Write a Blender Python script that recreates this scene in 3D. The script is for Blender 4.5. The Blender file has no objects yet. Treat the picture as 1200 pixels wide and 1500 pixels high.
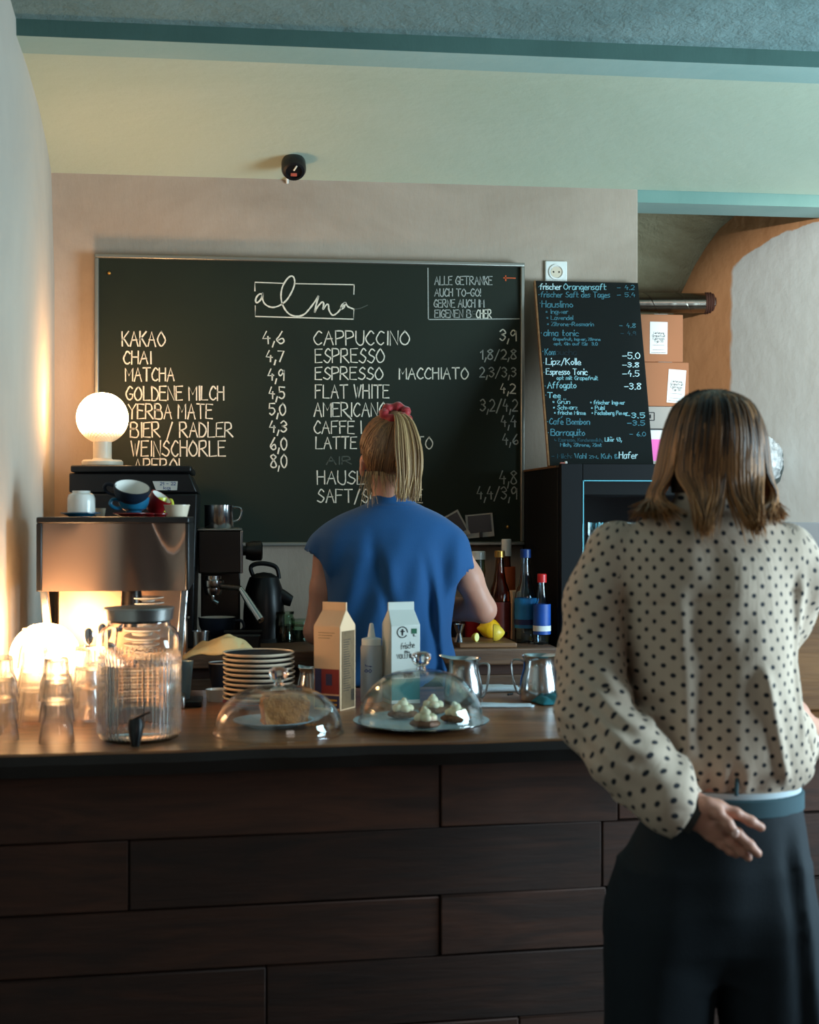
import bpy, math, random
import numpy as np
from mathutils import Vector, Matrix, noise as mnoise
random.seed(7); rng = np.random.default_rng(7)
SC = bpy.context.scene
COL = SC.collection
# ---------------------------------------------------------------- camera, world, light, exposure
YAW = math.radians(7.0); FPX = 50/36*1500; CAMZ = 1.45
SN, CS = math.sin(YAW), math.cos(YAW)
cd = bpy.data.cameras.new('camera'); cam = bpy.data.objects.new('camera', cd); COL.objects.link(cam)
cd.lens = 50; cd.sensor_fit = 'VERTICAL'; cd.sensor_height = 36; cd.sensor_width = 28.8
cam.location = (0, 0, CAMZ); cam.rotation_euler = (math.radians(90), 0, -YAW)
cd.clip_start = 0.05; cd.clip_end = 60
cd.dof.use_dof = True; cd.dof.focus_distance = 4.35; cd.dof.aperture_fstop = 4.5
SC.camera = cam
w = bpy.data.worlds.new('world'); SC.world = w; w.use_nodes = True
w.node_tree.nodes['Background'].inputs[0].default_value = (0.86, 0.88, 1.0, 1)
w.node_tree.nodes['Background'].inputs[1].default_value = 0.06
def area(name, loc, target, sx, sy, power, col, spread=180):
    l = bpy.data.lights.new(name, 'AREA'); l.shape = 'RECTANGLE'; l.size = sx; l.size_y = sy
    l.energy = power; l.color = col; l.spread = math.radians(spread)
    o = bpy.data.objects.new(name, l); COL.objects.link(o); o.location = loc
    o.rotation_euler = (Vector(target)-Vector(loc)).to_track_quat('-Z', 'Y').to_euler()
    return o
area('window_light', (3.1, 2.2, 1.45), (0.7, 3.7, 2.75), 1.6, 1.2, 190, (0.60, 0.86, 1.0))
area('front_fill_light', (1.9, -2.2, 2.3), (0.7, 4.0, 1.9), 1.4, 1.0, 13, (1.0, 0.88, 0.80))  # added warm fill from behind the camera, no real window there
sl = bpy.data.lights.new('ceiling_spot', 'SPOT'); sl.energy = 290; sl.color = (1, .95, .88); sl.spot_size = math.radians(29); sl.spot_blend = .5; sl.shadow_soft_size = .03
so = bpy.data.objects.new('ceiling_spot', sl); COL.objects.link(so); so.location = (0.75, 2.3, 2.35)
so.rotation_euler = (Vector((2.16, 5.0, 1.88))-so.location).to_track_quat('-Z', 'Y').to_euler()
try: SC.cycles.transparent_max_bounces = 40
except Exception: pass
SC.view_settings.view_transform = 'Standard'; SC.view_settings.look = 'None'
SC.view_settings.exposure = -0.12; SC.view_settings.gamma = 1.0; SC.view_settings.use_curve_mapping = False

# ---------------------------------------------------------------- coordinates
def P(px, py, d):                      # a point seen at (px,py), d metres along the view axis
    r = (px-600)/FPX*d; u = (750-py)/FPX*d
    return Vector((d*SN + r*CS, d*CS - r*SN, CAMZ+u))
def PY(px, py, Y):                     # ... on the plane y = Y
    r = (px-600)/FPX
    return P(px, py, Y/(CS - r*SN))
def PZ(px, py, z):                     # ... on the plane z = z
    return P(px, py, (CAMZ-z)*FPX/(py-750))
def ray_plane(px, py, p0, n):
    d0 = P(px, py, 1.0) - Vector((0,0,CAMZ)); o = Vector((0,0,CAMZ))
    t = (p0-o).dot(n)/d0.dot(n); return o + d0*t

# ---------------------------------------------------------------- materials
MATS = {}
def lin(c):
    return tuple(((v/255)/12.92 if v/255 <= .04045 else ((v/255+.055)/1.055)**2.4) for v in c)
def base(name):
    m = bpy.data.materials.new(name); m.use_nodes = True; MATS[name] = m
    nt = m.node_tree; b = nt.nodes['Principled BSDF']; return m, nt, b
def N(nt, t, **k):
    n = nt.nodes.new(t)
    for a, v in k.items():
        if a.startswith('i_'): n.inputs[a[2:].replace('_', ' ')].default_value = v
        else: setattr(n, a, v)
    return n
def mixcol(nt, fac, a, b, mode='MIX'):
    n = nt.nodes.new('ShaderNodeMix'); n.data_type = 'RGBA'; n.blend_type = mode
    for s, v in ((n.inputs[0], fac), (n.inputs[6], a), (n.inputs[7], b)):
        if hasattr(v, 'type') and hasattr(v, 'node'): nt.links.new(v, s)
        elif isinstance(v, (int, float)): s.default_value = v
        else: s.default_value = tuple(v)+(1,) if len(v) == 3 else v
    return n.outputs[2]
def coords(nt, scale=(1,1,1), kind='Object', rot=(0,0,0)):
    t = nt.nodes.new('ShaderNodeTexCoord'); m = nt.nodes.new('ShaderNodeMapping')
    m.inputs['Scale'].default_value = scale; m.inputs['Rotation'].default_value = rot
    nt.links.new(t.outputs[kind], m.inputs[0]); return m.outputs[0]
def mat(name, col, rough=.5, metal=0, var=.15, vscale=6, stretch=(1,1,1), bump=0, bscale=60, bstretch=(1,1,1),
        trans=0, ior=1.45, sss=0, spec=.5, sheen=0, coat=0, alpha=1, rnd=0):
    if name in MATS: return MATS[name]
    m, nt, b = base(name); L = nt.links
    c = lin(col)
    b.inputs['Roughness'].default_value = rough; b.inputs['Metallic'].default_value = metal
    b.inputs['IOR'].default_value = ior; b.inputs['Specular IOR Level'].default_value = spec
    if trans: b.inputs['Transmission Weight'].default_value = trans
    if coat: b.inputs['Coat Weight'].default_value = coat
    if sheen: b.inputs['Sheen Weight'].default_value = sheen
    if sss:
        b.inputs['Subsurface Weight'].default_value = sss; b.inputs['Subsurface Radius'].default_value = (.01, .004, .002)
        b.inputs['Subsurface Scale'].default_value = 1
    b.inputs['Base Color'].default_value = c+(1,)
    if var:
        n = N(nt, 'ShaderNodeTexNoise', i_Scale=vscale, i_Detail=5.0); L.new(coords(nt, stretch), n.inputs['Vector'])
        out = mixcol(nt, n.outputs['Fac'], [v*(1-var*1.6) for v in c], [min(1, v*(1+var*1.6)) for v in c])
        if rnd:
            oi = nt.nodes.new('ShaderNodeObjectInfo')
            out = mixcol(nt, oi.outputs['Random'], out, [v*(1-rnd) for v in c])
        L.new(out, b.inputs['Base Color'])
    if bump:
        n = N(nt, 'ShaderNodeTexNoise', i_Scale=bscale, i_Detail=4.0); L.new(coords(nt, bstretch), n.inputs['Vector'])
        bp = N(nt, 'ShaderNodeBump', i_Strength=bump, i_Distance=.004); L.new(n.outputs['Fac'], bp.inputs['Height'])
        L.new(bp.outputs[0], b.inputs['Normal'])
    return m
def plaster(name, col, col2, patch=1.2, bump=.25):
    m, nt, b = base(name); L = nt.links; b.inputs['Roughness'].default_value = .9
    b.inputs['Specular IOR Level'].default_value = .2
    n = N(nt, 'ShaderNodeTexNoise', i_Scale=patch, i_Detail=8.0, i_Roughness=.62, i_Distortion=.6); L.new(coords(nt), n.inputs['Vector'])
    r = N(nt, 'ShaderNodeMapRange'); r.inputs[1].default_value = .36; r.inputs[2].default_value = .66; L.new(n.outputs['Fac'], r.inputs[0])
    L.new(mixcol(nt, r.outputs[0], lin(col), lin(col2)), b.inputs['Base Color'])
    n2 = N(nt, 'ShaderNodeTexNoise', i_Scale=14.0, i_Detail=9.0, i_Roughness=.7); L.new(coords(nt, (1,1,.35)), n2.inputs['Vector'])
    bp = N(nt, 'ShaderNodeBump', i_Strength=bump, i_Distance=.02); L.new(n2.outputs['Fac'], bp.inputs['Height'])
    L.new(bp.outputs[0], b.inputs['Normal']); return m
def wood(name, c1, c2, rough=.55, axis='x', grain=1.0, coat=0):
    m, nt, b = base(name); L = nt.links; b.inputs['Roughness'].default_value = rough
    if coat: b.inputs['Coat Weight'].default_value = coat; b.inputs['Coat Roughness'].default_value = .25
    st = (.9, 9, 9) if axis == 'x' else (9, 9, .9)
    oi = nt.nodes.new('ShaderNodeObjectInfo')
    t = nt.nodes.new('ShaderNodeTexCoord'); mp = nt.nodes.new('ShaderNodeMapping'); mp.inputs['Scale'].default_value = [s*grain for s in st]
    add = N(nt, 'ShaderNodeVectorMath', operation='ADD'); sc = N(nt, 'ShaderNodeVectorMath', operation='SCALE'); sc.inputs[3].default_value = 37
    cx = nt.nodes.new('ShaderNodeCombineXYZ')
    for k in range(3): L.new(oi.outputs['Random'], cx.inputs[k])
    L.new(cx.outputs[0], sc.inputs[0]); L.new(t.outputs['Object'], mp.inputs[0]); L.new(mp.outputs[0], add.inputs[0]); L.new(sc.outputs[0], add.inputs[1])
    n = N(nt, 'ShaderNodeTexNoise', i_Scale=2.2, i_Detail=7.0, i_Roughness=.6, i_Distortion=1.3); L.new(add.outputs[0], n.inputs['Vector'])
    wv = N(nt, 'ShaderNodeTexNoise', i_Scale=9.0, i_Detail=3.0, i_Distortion=.4); L.new(add.outputs[0], wv.inputs['Vector'])
    r = N(nt, 'ShaderNodeMapRange'); r.inputs[1].default_value = .35; r.inputs[2].default_value = .68; L.new(n.outputs['Fac'], r.inputs[0])
    c = mixcol(nt, r.outputs[0], lin(c1), lin(c2))
    c = mixcol(nt, wv.outputs['Fac'], c, mixcol(nt, .5, c, (.02,.01,.006)), 'MIX')
    # knots
    vo = N(nt, 'ShaderNodeTexVoronoi', i_Scale=.55); L.new(add.outputs[0], vo.inputs['Vector'])
    kr = N(nt, 'ShaderNodeMapRange'); kr.inputs[1].default_value = .05; kr.inputs[2].default_value = .16; kr.inputs[3].default_value = 1; kr.inputs[4].default_value = 0
    L.new(vo.outputs['Distance'], kr.inputs[0])
    c = mixcol(nt, kr.outputs[0], c, [v*.25 for v in lin(c1)])
    rr = N(nt, 'ShaderNodeMapRange'); rr.inputs[3].default_value = .62; rr.inputs[4].default_value = 1.15; L.new(oi.outputs['Random'], rr.inputs[0])
    c = mixcol(nt, 1.0, c, rr.outputs[0], 'MULTIPLY')
    L.new(c, b.inputs['Base Color'])
    bp = N(nt, 'ShaderNodeBump', i_Strength=.35, i_Distance=.004); L.new(wv.outputs['Fac'], bp.inputs['Height']); L.new(bp.outputs[0], b.inputs['Normal'])
    return m
def thin_glass(name, tint=(.97,.985,.98), milky=0.0):
    m, nt, b = base(name); L = nt.links; out = nt.nodes['Material Output']; nt.nodes.remove(b)
    tr = nt.nodes.new('ShaderNodeBsdfTransparent'); tr.inputs[0].default_value = tuple(tint)+(1,)
    gl = nt.nodes.new('ShaderNodeBsdfGlossy'); gl.inputs['Roughness'].default_value = .015
    lw = nt.nodes.new('ShaderNodeLayerWeight'); lw.inputs[0].default_value = .5
    pw = N(nt, 'ShaderNodeMath', operation='POWER'); pw.inputs[1].default_value = 3.6; L.new(lw.outputs['Facing'], pw.inputs[0])
    ma = N(nt, 'ShaderNodeMath', operation='MULTIPLY_ADD'); ma.use_clamp = True; ma.inputs[1].default_value = .95; ma.inputs[2].default_value = .06; L.new(pw.outputs[0], ma.inputs[0])
    mx = nt.nodes.new('ShaderNodeMixShader'); L.new(ma.outputs[0], mx.inputs[0]); L.new(tr.outputs[0], mx.inputs[1]); L.new(gl.outputs[0], mx.inputs[2]); last = mx
    if milky:
        tl = nt.nodes.new('ShaderNodeBsdfTranslucent'); tl.inputs[0].default_value = (1,.97,.94,1); m3 = nt.nodes.new('ShaderNodeMixShader'); m3.inputs[0].default_value = milky
        L.new(mx.outputs[0], m3.inputs[1]); L.new(tl.outputs[0], m3.inputs[2]); last = m3
    L.new(last.outputs[0], out.inputs[0]); return m
def blend_glass(name, f=.5, milky=.1):
    m = thin_glass(name, (.985,.985,.98), milky); nt = m.node_tree; out = nt.nodes['Material Output']; src = out.inputs[0].links[0].from_socket
    g = nt.nodes.new('ShaderNodeBsdfGlass'); g.inputs['IOR'].default_value = 1.45; mx = nt.nodes.new('ShaderNodeMixShader'); mx.inputs[0].default_value = f
    nt.links.new(src, mx.inputs[1]); nt.links.new(g.outputs[0], mx.inputs[2]); nt.links.new(mx.outputs[0], out.inputs[0]); return m
def glass(name, col=(1,1,1), rough=0.0, ior=1.45):
    m, nt, b = base(name); b.inputs['Base Color'].default_value = tuple(col)+(1,)
    b.inputs['Transmission Weight'].default_value = 1; b.inputs['Roughness'].default_value = rough; b.inputs['IOR'].default_value = ior
    return m
def lampglass(name, strength):
    m, nt, b = base(name); L = nt.links
    b.inputs['Base Color'].default_value = (.9,.75,.5,1); b.inputs['Roughness'].default_value = .15
    tc = nt.nodes.new('ShaderNodeTexCoord'); sp = nt.nodes.new('ShaderNodeSeparateXYZ'); L.new(tc.outputs['Object'], sp.inputs[0])
    vo = N(nt, 'ShaderNodeTexVoronoi', i_Scale=22.0); vo.inputs['Randomness'].default_value = 0.0
    at = nt.nodes.new('ShaderNodeUVMap'); L.new(at.outputs[0], vo.inputs['Vector'])
    r = N(nt, 'ShaderNodeMapRange'); r.inputs[1].default_value = -.064; r.inputs[2].default_value = .045; r.interpolation_type = 'SMOOTHERSTEP'
    r.inputs[3].default_value = .008; r.inputs[4].default_value = 1.0; L.new(sp.outputs[2], r.inputs[0])
    dots = N(nt, 'ShaderNodeMapRange'); dots.inputs[1].default_value = .15; dots.inputs[2].default_value = .6
    dots.inputs[3].default_value = 1.3; dots.inputs[4].default_value = .45; L.new(vo.outputs['Distance'], dots.inputs[0])
    mu = N(nt, 'ShaderNodeMath', operation='MULTIPLY'); L.new(r.outputs[0], mu.inputs[0]); L.new(dots.outputs[0], mu.inputs[1])
    m2 = N(nt, 'ShaderNodeMath', operation='MULTIPLY'); L.new(mu.outputs[0], m2.inputs[0]); m2.inputs[1].default_value = strength
    b.inputs['Emission Color'].default_value = (1, .56, .25, 1); L.new(m2.outputs[0], b.inputs['Emission Strength'])
    return m
def brushed(name, col, rough=.25, amt=.5):
    m, nt, b = base(name); L = nt.links; b.inputs['Metallic'].default_value = 1; b.inputs['Base Color'].default_value = lin(col)+(1,)
    n = N(nt, 'ShaderNodeTexNoise', i_Scale=10.0, i_Detail=4.0); L.new(coords(nt, (.6, .6, 60)), n.inputs['Vector'])
    bp = N(nt, 'ShaderNodeBump', i_Strength=amt, i_Distance=.002); L.new(n.outputs['Fac'], bp.inputs['Height']); L.new(bp.outputs[0], b.inputs['Normal'])
    b.inputs['Roughness'].default_value = rough; return m

# ---------------------------------------------------------------- mesh collecting
class MB:
    def __init__(s): s.v = []; s.f = []; s.uv = None
    def add(s, vs, fs):
        o = len(s.v); s.v += [tuple(v) for v in vs]; s.f += [tuple(i+o for i in f) for f in fs]; return s
    def box(s, c, d, rot=None):
        hx, hy, hz = d[0]/2, d[1]/2, d[2]/2
        vs = [Vector((x,y,z)) for x in (-hx,hx) for y in (-hy,hy) for z in (-hz,hz)]
        if rot is not None:
            R = rot if isinstance(rot, Matrix) else Matrix.Rotation(rot, 3, 'Z'); vs = [R@v for v in vs]
        return s.add([v+Vector(c) for v in vs], [(0,1,3,2),(4,6,7,5),(0,4,5,1),(2,3,7,6),(0,2,6,4),(1,5,7,3)])
    def hexa(s, p):   # 8 corners: bottom 4 ccw, top 4 ccw
        return s.add(p, [(3,2,1,0),(4,5,6,7),(0,1,5,4),(1,2,6,5),(2,3,7,6),(3,0,4,7)])
    def lathe(s, prof, n=32, c=(0,0,0), rib=0, ribn=0, closed=False, ribz=None):
        vs = []; m = len(prof)
        for r, z in prof:
            for k in range(n):
                a = 2*math.pi*k/n; rr = r
                if rib and (ribz is None or ribz[0] < z < ribz[1]): rr = r + rib*(abs(math.cos(a*ribn/2))-.6)
                vs.append((c[0]+rr*math.cos(a), c[1]+rr*math.sin(a), c[2]+z))
        closed = closed or (m > 2 and prof[0][0] > 1e-6 and prof[-1][0] > 1e-6)
        fs = []
        for i in range(m-1 if not closed else m):
            j = (i+1) % m
            for k in range(n):
                k2 = (k+1) % n; fs.append((i*n+k, i*n+k2, j*n+k2, j*n+k))
        return s.add(vs, fs)
    def tube(s, pts, rad, n=8, cap=True, flat=1.0):
        pts = [Vector(p) for p in pts]; m = len(pts)
        rad = [rad]*m if isinstance(rad, (int, float)) else rad
        vs = []; up = None
        for i, p in enumerate(pts):
            t = (pts[min(i+1, m-1)]-pts[max(i-1, 0)]).normalized()
            if up is None: up = Vector((0,0,1)) if abs(t.z) < .9 else Vector((0,1,0))
            x = t.cross(up)
            if x.length < 1e-5: x = t.orthogonal()
            x.normalize(); y = x.cross(t).normalized(); up = y
            for k in range(n):
                a = 2*math.pi*k/n; vs.append(p + x*math.cos(a)*rad[i] + y*math.sin(a)*rad[i]*flat)
        fs = [(i*n+k, i*n+(k+1)%n, (i+1)*n+(k+1)%n, (i+1)*n+k) for i in range(m-1) for k in range(n)]
        if cap: fs += [tuple(reversed(range(n))), tuple((m-1)*n+k for k in range(n))]
        return s.add(vs, fs)
    def ball(s, c, r, n=16, m=10, disp=None):
        c = Vector(c); r = (r,r,r) if isinstance(r, (int,float)) else r
        vs = [c+Vector((0,0,-r[2]))]; 
        for i in range(1, m):
            t = math.pi*i/m
            for k in range(n):
                a = 2*math.pi*k/n; d = Vector((math.sin(t)*math.cos(a), math.sin(t)*math.sin(a), -math.cos(t)))
                q = 1+(disp(d) if disp else 0)
                vs.append(c+Vector((d.x*r[0], d.y*r[1], d.z*r[2]))*q)
        vs.append(c+Vector((0,0,r[2])))
        fs = [(0, 1+(k+1)%n, 1+k) for k in range(n)]
        for i in range(m-2):
            for k in range(n): fs.append((1+i*n+k, 1+i*n+(k+1)%n, 1+(i+1)*n+(k+1)%n, 1+(i+1)*n+k))
        e = len(vs)-1; fs += [(e, 1+(m-2)*n+k, 1+(m-2)*n+(k+1)%n) for k in range(n)]
        return s.add(vs, fs)
    def prism(s, poly, z0, z1, T=None):    # poly in xy
        n = len(poly); vs = [Vector((x,y,z0)) for x,y in poly]+[Vector((x,y,z1)) for x,y in poly]
        if T: vs = [T(v) for v in vs]
        fs = [tuple(reversed(range(n))), tuple(range(n, 2*n))]+[(i, (i+1)%n, n+(i+1)%n, n+i) for i in range(n)]
        return s.add(vs, fs)
    def build(s, name, m, parent=None, loc=None, bevel=0, smooth=35, seg=2, rot=0, origin=None):
        me = bpy.data.meshes.new(name); vs = s.v
        if origin is not None: vs = [(v[0]-origin[0], v[1]-origin[1], v[2]-origin[2]) for v in vs]; loc = origin
        me.from_pydata(vs, [], s.f); me.update()
        o = bpy.data.objects.new(name, me); COL.objects.link(o)
        for q in (m if isinstance(m, (list, tuple)) else [m]): me.materials.append(MATS[q] if isinstance(q, str) else q)
        if smooth:
            me.polygons.foreach_set('use_smooth', [True]*len(me.polygons)); me.set_sharp_from_angle(angle=math.radians(smooth))
        if parent is not None: o.parent = parent
        if loc is not None: o.location = loc
        if rot: o.rotation_euler = (0,0,rot)
        if bevel:
            b = o.modifiers.new('bevel', 'BEVEL'); b.width = bevel; b.segments = seg; b.limit_method = 'ANGLE'; b.harden_normals = False
        return o
def tag(o, label=None, cat=None, group=None, kind=None):
    if label: o['label'] = label
    if cat: o['category'] = cat
    if group: o['group'] = group
    if kind: o['kind'] = kind
    return o
def thing(name, label, cat, loc=(0,0,0), rz=0, group=None):
    o = bpy.data.objects.new(name, None); COL.objects.link(o); o.empty_display_size = .05
    o.location = loc; o.rotation_euler = (0,0,rz); return tag(o, label, cat, group)
def dup(root, loc, rz=None, label=None):
    r = root.copy(); COL.objects.link(r); r.location = loc
    if rz is not None: r.rotation_euler = (0,0,rz)
    if label: r['label'] = label
    for ch in list(root.children):
        c = ch.copy(); COL.objects.link(c); c.parent = r
        for g in list(ch.children):
            e = g.copy(); COL.objects.link(e); e.parent = c
    return r

# ---------------------------------------------------------------- hand lettering (own stroke alphabet)
G = {'A':'02 39 62|15 55','B':'02 09|~09 39 58 46 06|~06 46 64 52 02','C':'~58 39 17 05 13 32 53','D':'02 09|~09 38 56 54 32 02',
'E':'52 02 09 59|06 46','F':'02 09 59|06 46','G':'~58 39 17 05 13 32 53|53 55 35','H':'02 09|52 59|06 56','I':'12 19','J':'~39 33 22 03',
'K':'02 09|59 05|16 52','L':'09 02 52','M':'02 09 35 69 62','N':'02 09 52 59','O':'~39 17 05 13 32 53 65 57 39','P':'02 09|~09 49 57 46 05',
'R':'02 09|~09 49 57 46 05|25 62','S':'~58 39 17 26 45 54 32 03','T':'09 69|32 39','U':'~09 04 22 42 54 59','V':'09 32 69','W':'09 22 38 42 69',
'X':'02 59|09 52','Y':'09 36 69|36 32','Z':'09 59 02 52','0':'~29 07 04 22 44 47 29','1':'07 29 22','2':'~08 29 47 35 02|02 42',
'3':'~08 29 47 26 16|~16 35 44 22 03','4':'29 05 45|36 32','5':'49 09 06|~06 36 44 22 03','6':'~39 16 04 22 43 35 14','7':'09 49 12',
'8':'~29 08 17 35 43 22 03 15 37 48 29','9':'~47 29 07 15 36 48|48 42',',':'13 00','.':'02 12','/':'01 49','-':'05 45','!':'09 05|03 02',
'&':'~52 06 18 38 26 04 12 32 54',':':'06 16|03 13','*':'04 24 26 06 04 25','>':'~07 04 14 44|35 44 33','`':'1c 3a',"'":'1a 3c','"':'09 0a|39 3a',
'a':'~46 16 03 12 32 45|46 42','b':'09 02|~05 36 44 22 02','c':'~45 26 04 12 42','d':'~45 26 04 12 32 44|49 42','e':'~04 44 26 04 12 42',
'f':'~49 28 12|06 36','g':'~46 16 04 12 33 45|~46 40 10','h':'09 02|~05 26 45 42','i':'06 02|08 09','j':'~16 11 00|18 19','k':'09 02|36 04 32',
'l':'09 02','m':'06 02|~05 16 35 32|~35 56 65 62','n':'06 02|~05 26 45 42','o':'~26 04 22 44 26','p':'06 00|~05 36 44 22 03',
'q':'~46 16 04 12 33 45|46 40','r':'06 02|~04 26 36','s':'~36 16 05 24 33 12 02','t':'19 12 32|06 36','u':'~06 03 22 43|46 42','v':'06 22 46',
'w':'06 12 35 52 66','x':'06 42|02 46','y':'~06 04 23 44|~46 41 00','z':'06 46 02 42'}
def smooth_pts(p, k=5):
    if len(p) < 3: return p
    out = []
    for i in range(len(p)-1):
        a, b, c, d = p[max(i-1,0)], p[i], p[i+1], p[min(i+2,len(p)-1)]
        for j in range(k):
            t = j/k
            out.append(tuple(.5*((2*b[q])+(-a[q]+c[q])*t+(2*a[q]-5*b[q]+4*c[q]-d[q])*t*t+(-a[q]+3*b[q]-3*c[q]+d[q])*t**3) for q in range(len(b))))
    return out+[p[-1]]
def strokes(txt):
    x = 0; out = []
    for ch in txt:
        if ch == ' ': x += 4; continue
        g = G.get(ch)
        if g is None: continue
        back = x-7.0 if ch in "`" else (x-5.6 if ch in "'\"" else None); wmax = 0
        for st in g.split('|'):
            sm = st.startswith('~'); pts = []
            for q in st.lstrip('~').split(' '):
                a, b = int(q[0], 36), int(q[1], 36); wmax = max(wmax, a)
                pts.append(((back if back is not None else x)+a+random.uniform(-.18,.18), b-2+random.uniform(-.2,.2)))
            out.append(smooth_pts(pts) if sm else pts)
        if back is None: x += wmax+1.5
    return out, max(x-1.5, 1)
def ribbon(mb, pts, wd, nrm):
    pts = [Vector(p) for p in pts]; n = len(pts); vs = []
    for i, p in enumerate(pts):
        t = (pts[min(i+1,n-1)]-pts[max(i-1,0)]); t = t.normalized() if t.length > 1e-9 else Vector((1,0,0))
        if i == 0: p = p-t*wd*.4
        if i == n-1: p = p+t*wd*.4
        sd = t.cross(nrm).normalized()*wd*.5*random.uniform(.75,1.15); vs += [p-sd, p+sd]
    mb.add(vs, [(2*i, 2*i+1, 2*i+3, 2*i+2) for i in range(n-1)])
def lettering(txt, x0, x1, y0, y1, h, fn, parent, m, wd, nrm, name='lettering', off=None):
    """txt from (x0,y0) to (x1,y1) baseline, cap height h, all in the writer's plane; fn maps plane to space"""
    st, W = strokes(txt); mb = MB()
    for s in st:
        q = []
        for a, b in s:
            t = a/W; q.append(fn(x0+(x1-x0)*t, y0+(y1-y0)*t - b/7*h))
        ribbon(mb, q, wd, nrm)
    return mb.build(name, m, parent, smooth=0)
# ================================================================ materials of the place
plaster('wall_plaster', (152,134,118), (176,158,142))
plaster('left_plaster', (168,158,146), (186,176,162), .8)
plaster('ceiling_green', (172,182,160), (184,192,172), .7, .2)
plaster('ceiling_front', (104,126,124), (122,144,142), 1.5, .9)
plaster('beam_shaded', (62,86,80), (72,98,92), 2, .1)  # front face of the beam, its shade put into a darker colour
plaster('beam_lit', (138,164,156), (150,172,164), 2, .1)  # underside of the same beam, lit look put into a lighter colour
plaster('vault_plaster', (110,96,70), (150,140,112), 1.4, .9)
wood('bar_top_wood', (146,86,48), (212,142,86), .38, 'x', 1.2, .3)
wood('plank_wood', (52,27,17), (88,48,30), .8)
wood('worktop_wood', (84,56,38), (128,92,66), .5, 'x', 1.3)
wood('board_wood', (120,80,48), (160,112,70), .5)
mat('dark_edge', (30,20,15), .7, bump=.5, bscale=20)
mat('floor_tone', (60,50,42), .6, var=.3)
mat('steel', (190,190,190), .2, 1, var=.04)
mat('steel_soft', (170,168,165), .32, 1, var=.05, bump=.05)
brushed('panel_steel', (168,142,128), .28, .03)
_b = MATS['panel_steel'].node_tree; _t = _b.nodes.new('ShaderNodeTangent'); _t.direction_type = 'RADIAL'; _t.axis = 'Z'
_b.links.new(_t.outputs[0], _b.nodes['Principled BSDF'].inputs['Tangent']); _b.nodes['Principled BSDF'].inputs['Anisotropic'].default_value = .9; _b.nodes['Principled BSDF'].inputs['Anisotropic Rotation'].default_value = .25
mat('dark_steel', (70,66,64), .3, 1, var=.1)
mat('black_plastic', (16,16,18), .35, var=.1)
mat('black_matte', (14,14,15), .7, var=.1)
mat('aluminium', (150,148,140), .4, .9, var=.08)
mat('white_ceramic', (225,222,214), .2, var=.03, coat=.3)
mat('cream_ceramic', (214,196,172), .25, var=.05)
mat('navy_glaze', (20,30,44), .5, var=.1, spec=.25)
mat('blue_glaze', (26,96,130), .25, var=.08)
mat('red_glaze', (130,20,24), .3, var=.08)
mat('yellow_glaze_x', (1,1,1)) if False else mat('yellow_glaze', (190,190,60), .3, var=.05)
mat('lamp_ceramic', (225,212,190), .4, var=.03)
mat('paper_white', (214,214,210), .8, var=.03)
mat('tape_white', (190,188,180), .8, var=.08)
mat('ink', (24,26,30), .8, var=0)
mat('ink_blue', (40,60,120), .8, var=0)
mat('cardboard', (150,98,66), .85, var=.07, vscale=3, bump=.1)
mat('grey_carton', (150,145,138), .85, var=.05)
mat('pink_card', (225,105,175), .8, var=.03)
mat('duct', (150,140,128), .22, 1, var=.1, bump=.25, bscale=14)
mat('rust', (70,42,32), .8, var=.3)
mat('cloth_yellow', (222,196,140), .9, var=.08, bump=.3, bscale=200)
mat('cloth_white', (200,212,218), .9, var=.05, bump=.3, bscale=200)
mat('cloth_teal', (18,96,104), .85, var=.15, bump=.3, bscale=150)
mat('sponge_cake', (240,146,80), .95, var=.25, vscale=120, bump=.9, bscale=260)
mat('icing', (240,226,190), .5, var=.05, sss=.2)
mat('cookie', (112,72,46), .9, var=.3, vscale=60, bump=.9, bscale=180)
mat('carton_cream', (222,184,146), .55, var=.05)
mat('carton_brown', (112,86,56), .6, var=.4, vscale=40)
mat('carton_white', (206,208,200), .5, var=.03)
mat('carton_teal', (10,110,112), .5, var=.05)
mat('carton_navy', (26,34,80), .5, var=.05)
mat('carton_red', (130,22,26), .5, var=.05)
mat('carton_gold', (190,140,40), .5, var=.05)
mat('squeeze', (196,206,212), .4, var=.05, trans=.35)
mat('cap_blue', (12,50,110), .4, var=.05); mat('cap_red', (190,24,26), .4, var=.05); mat('cap_gold', (190,140,70), .3, .8, var=.05)
mat('label_blue', (24,110,160), .5, var=.35, vscale=25); mat('label_deepblue', (14,70,150), .5, var=.3, vscale=25)
mat('label_red', (120,40,30), .5, var=.3, vscale=20); mat('label_orange', (190,80,30), .5, var=.2, vscale=20)
mat('lemon', (225,165,20), .4, var=.1, bump=.3, bscale=90); mat('lemon_pale', (215,180,60), .4, var=.1, bump=.3, bscale=90)
mat('foil', (190,196,202), .4, .1, var=.55, vscale=55)
mat('photo_dark', (20,18,18), .25, var=.6, vscale=25)
mat('photo_white', (165,160,152), .6, var=.04)
thin_glass('clear_glass'); glass('solid_glass'); blend_glass('tumbler_glass', .75, .2); mat('fridge_black', (7,7,9), .6, var=.1, spec=.2); glass('water', (.97,.99,1), 0, 1.333); glass('green_glass', (.55,.75,.6)); glass('blue_glass', (.75,.9,1)); glass('amber_glass', (.6,.28,.1))
mat('dark_liquid', (30,18,12), .2, var=0)
lampglass('lamp_shade_glass', 90); lampglass('lamp_shade_dim', 62); plaster('lintel_shaded', (112,142,132), (124,152,142), 2, .1)
m, nt, b = base('chalkboard'); L = nt.links
n = N(nt, 'ShaderNodeTexNoise', i_Scale=2.5, i_Detail=6.0, i_Distortion=1.0); L.new(coords(nt), n.inputs['Vector'])
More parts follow.
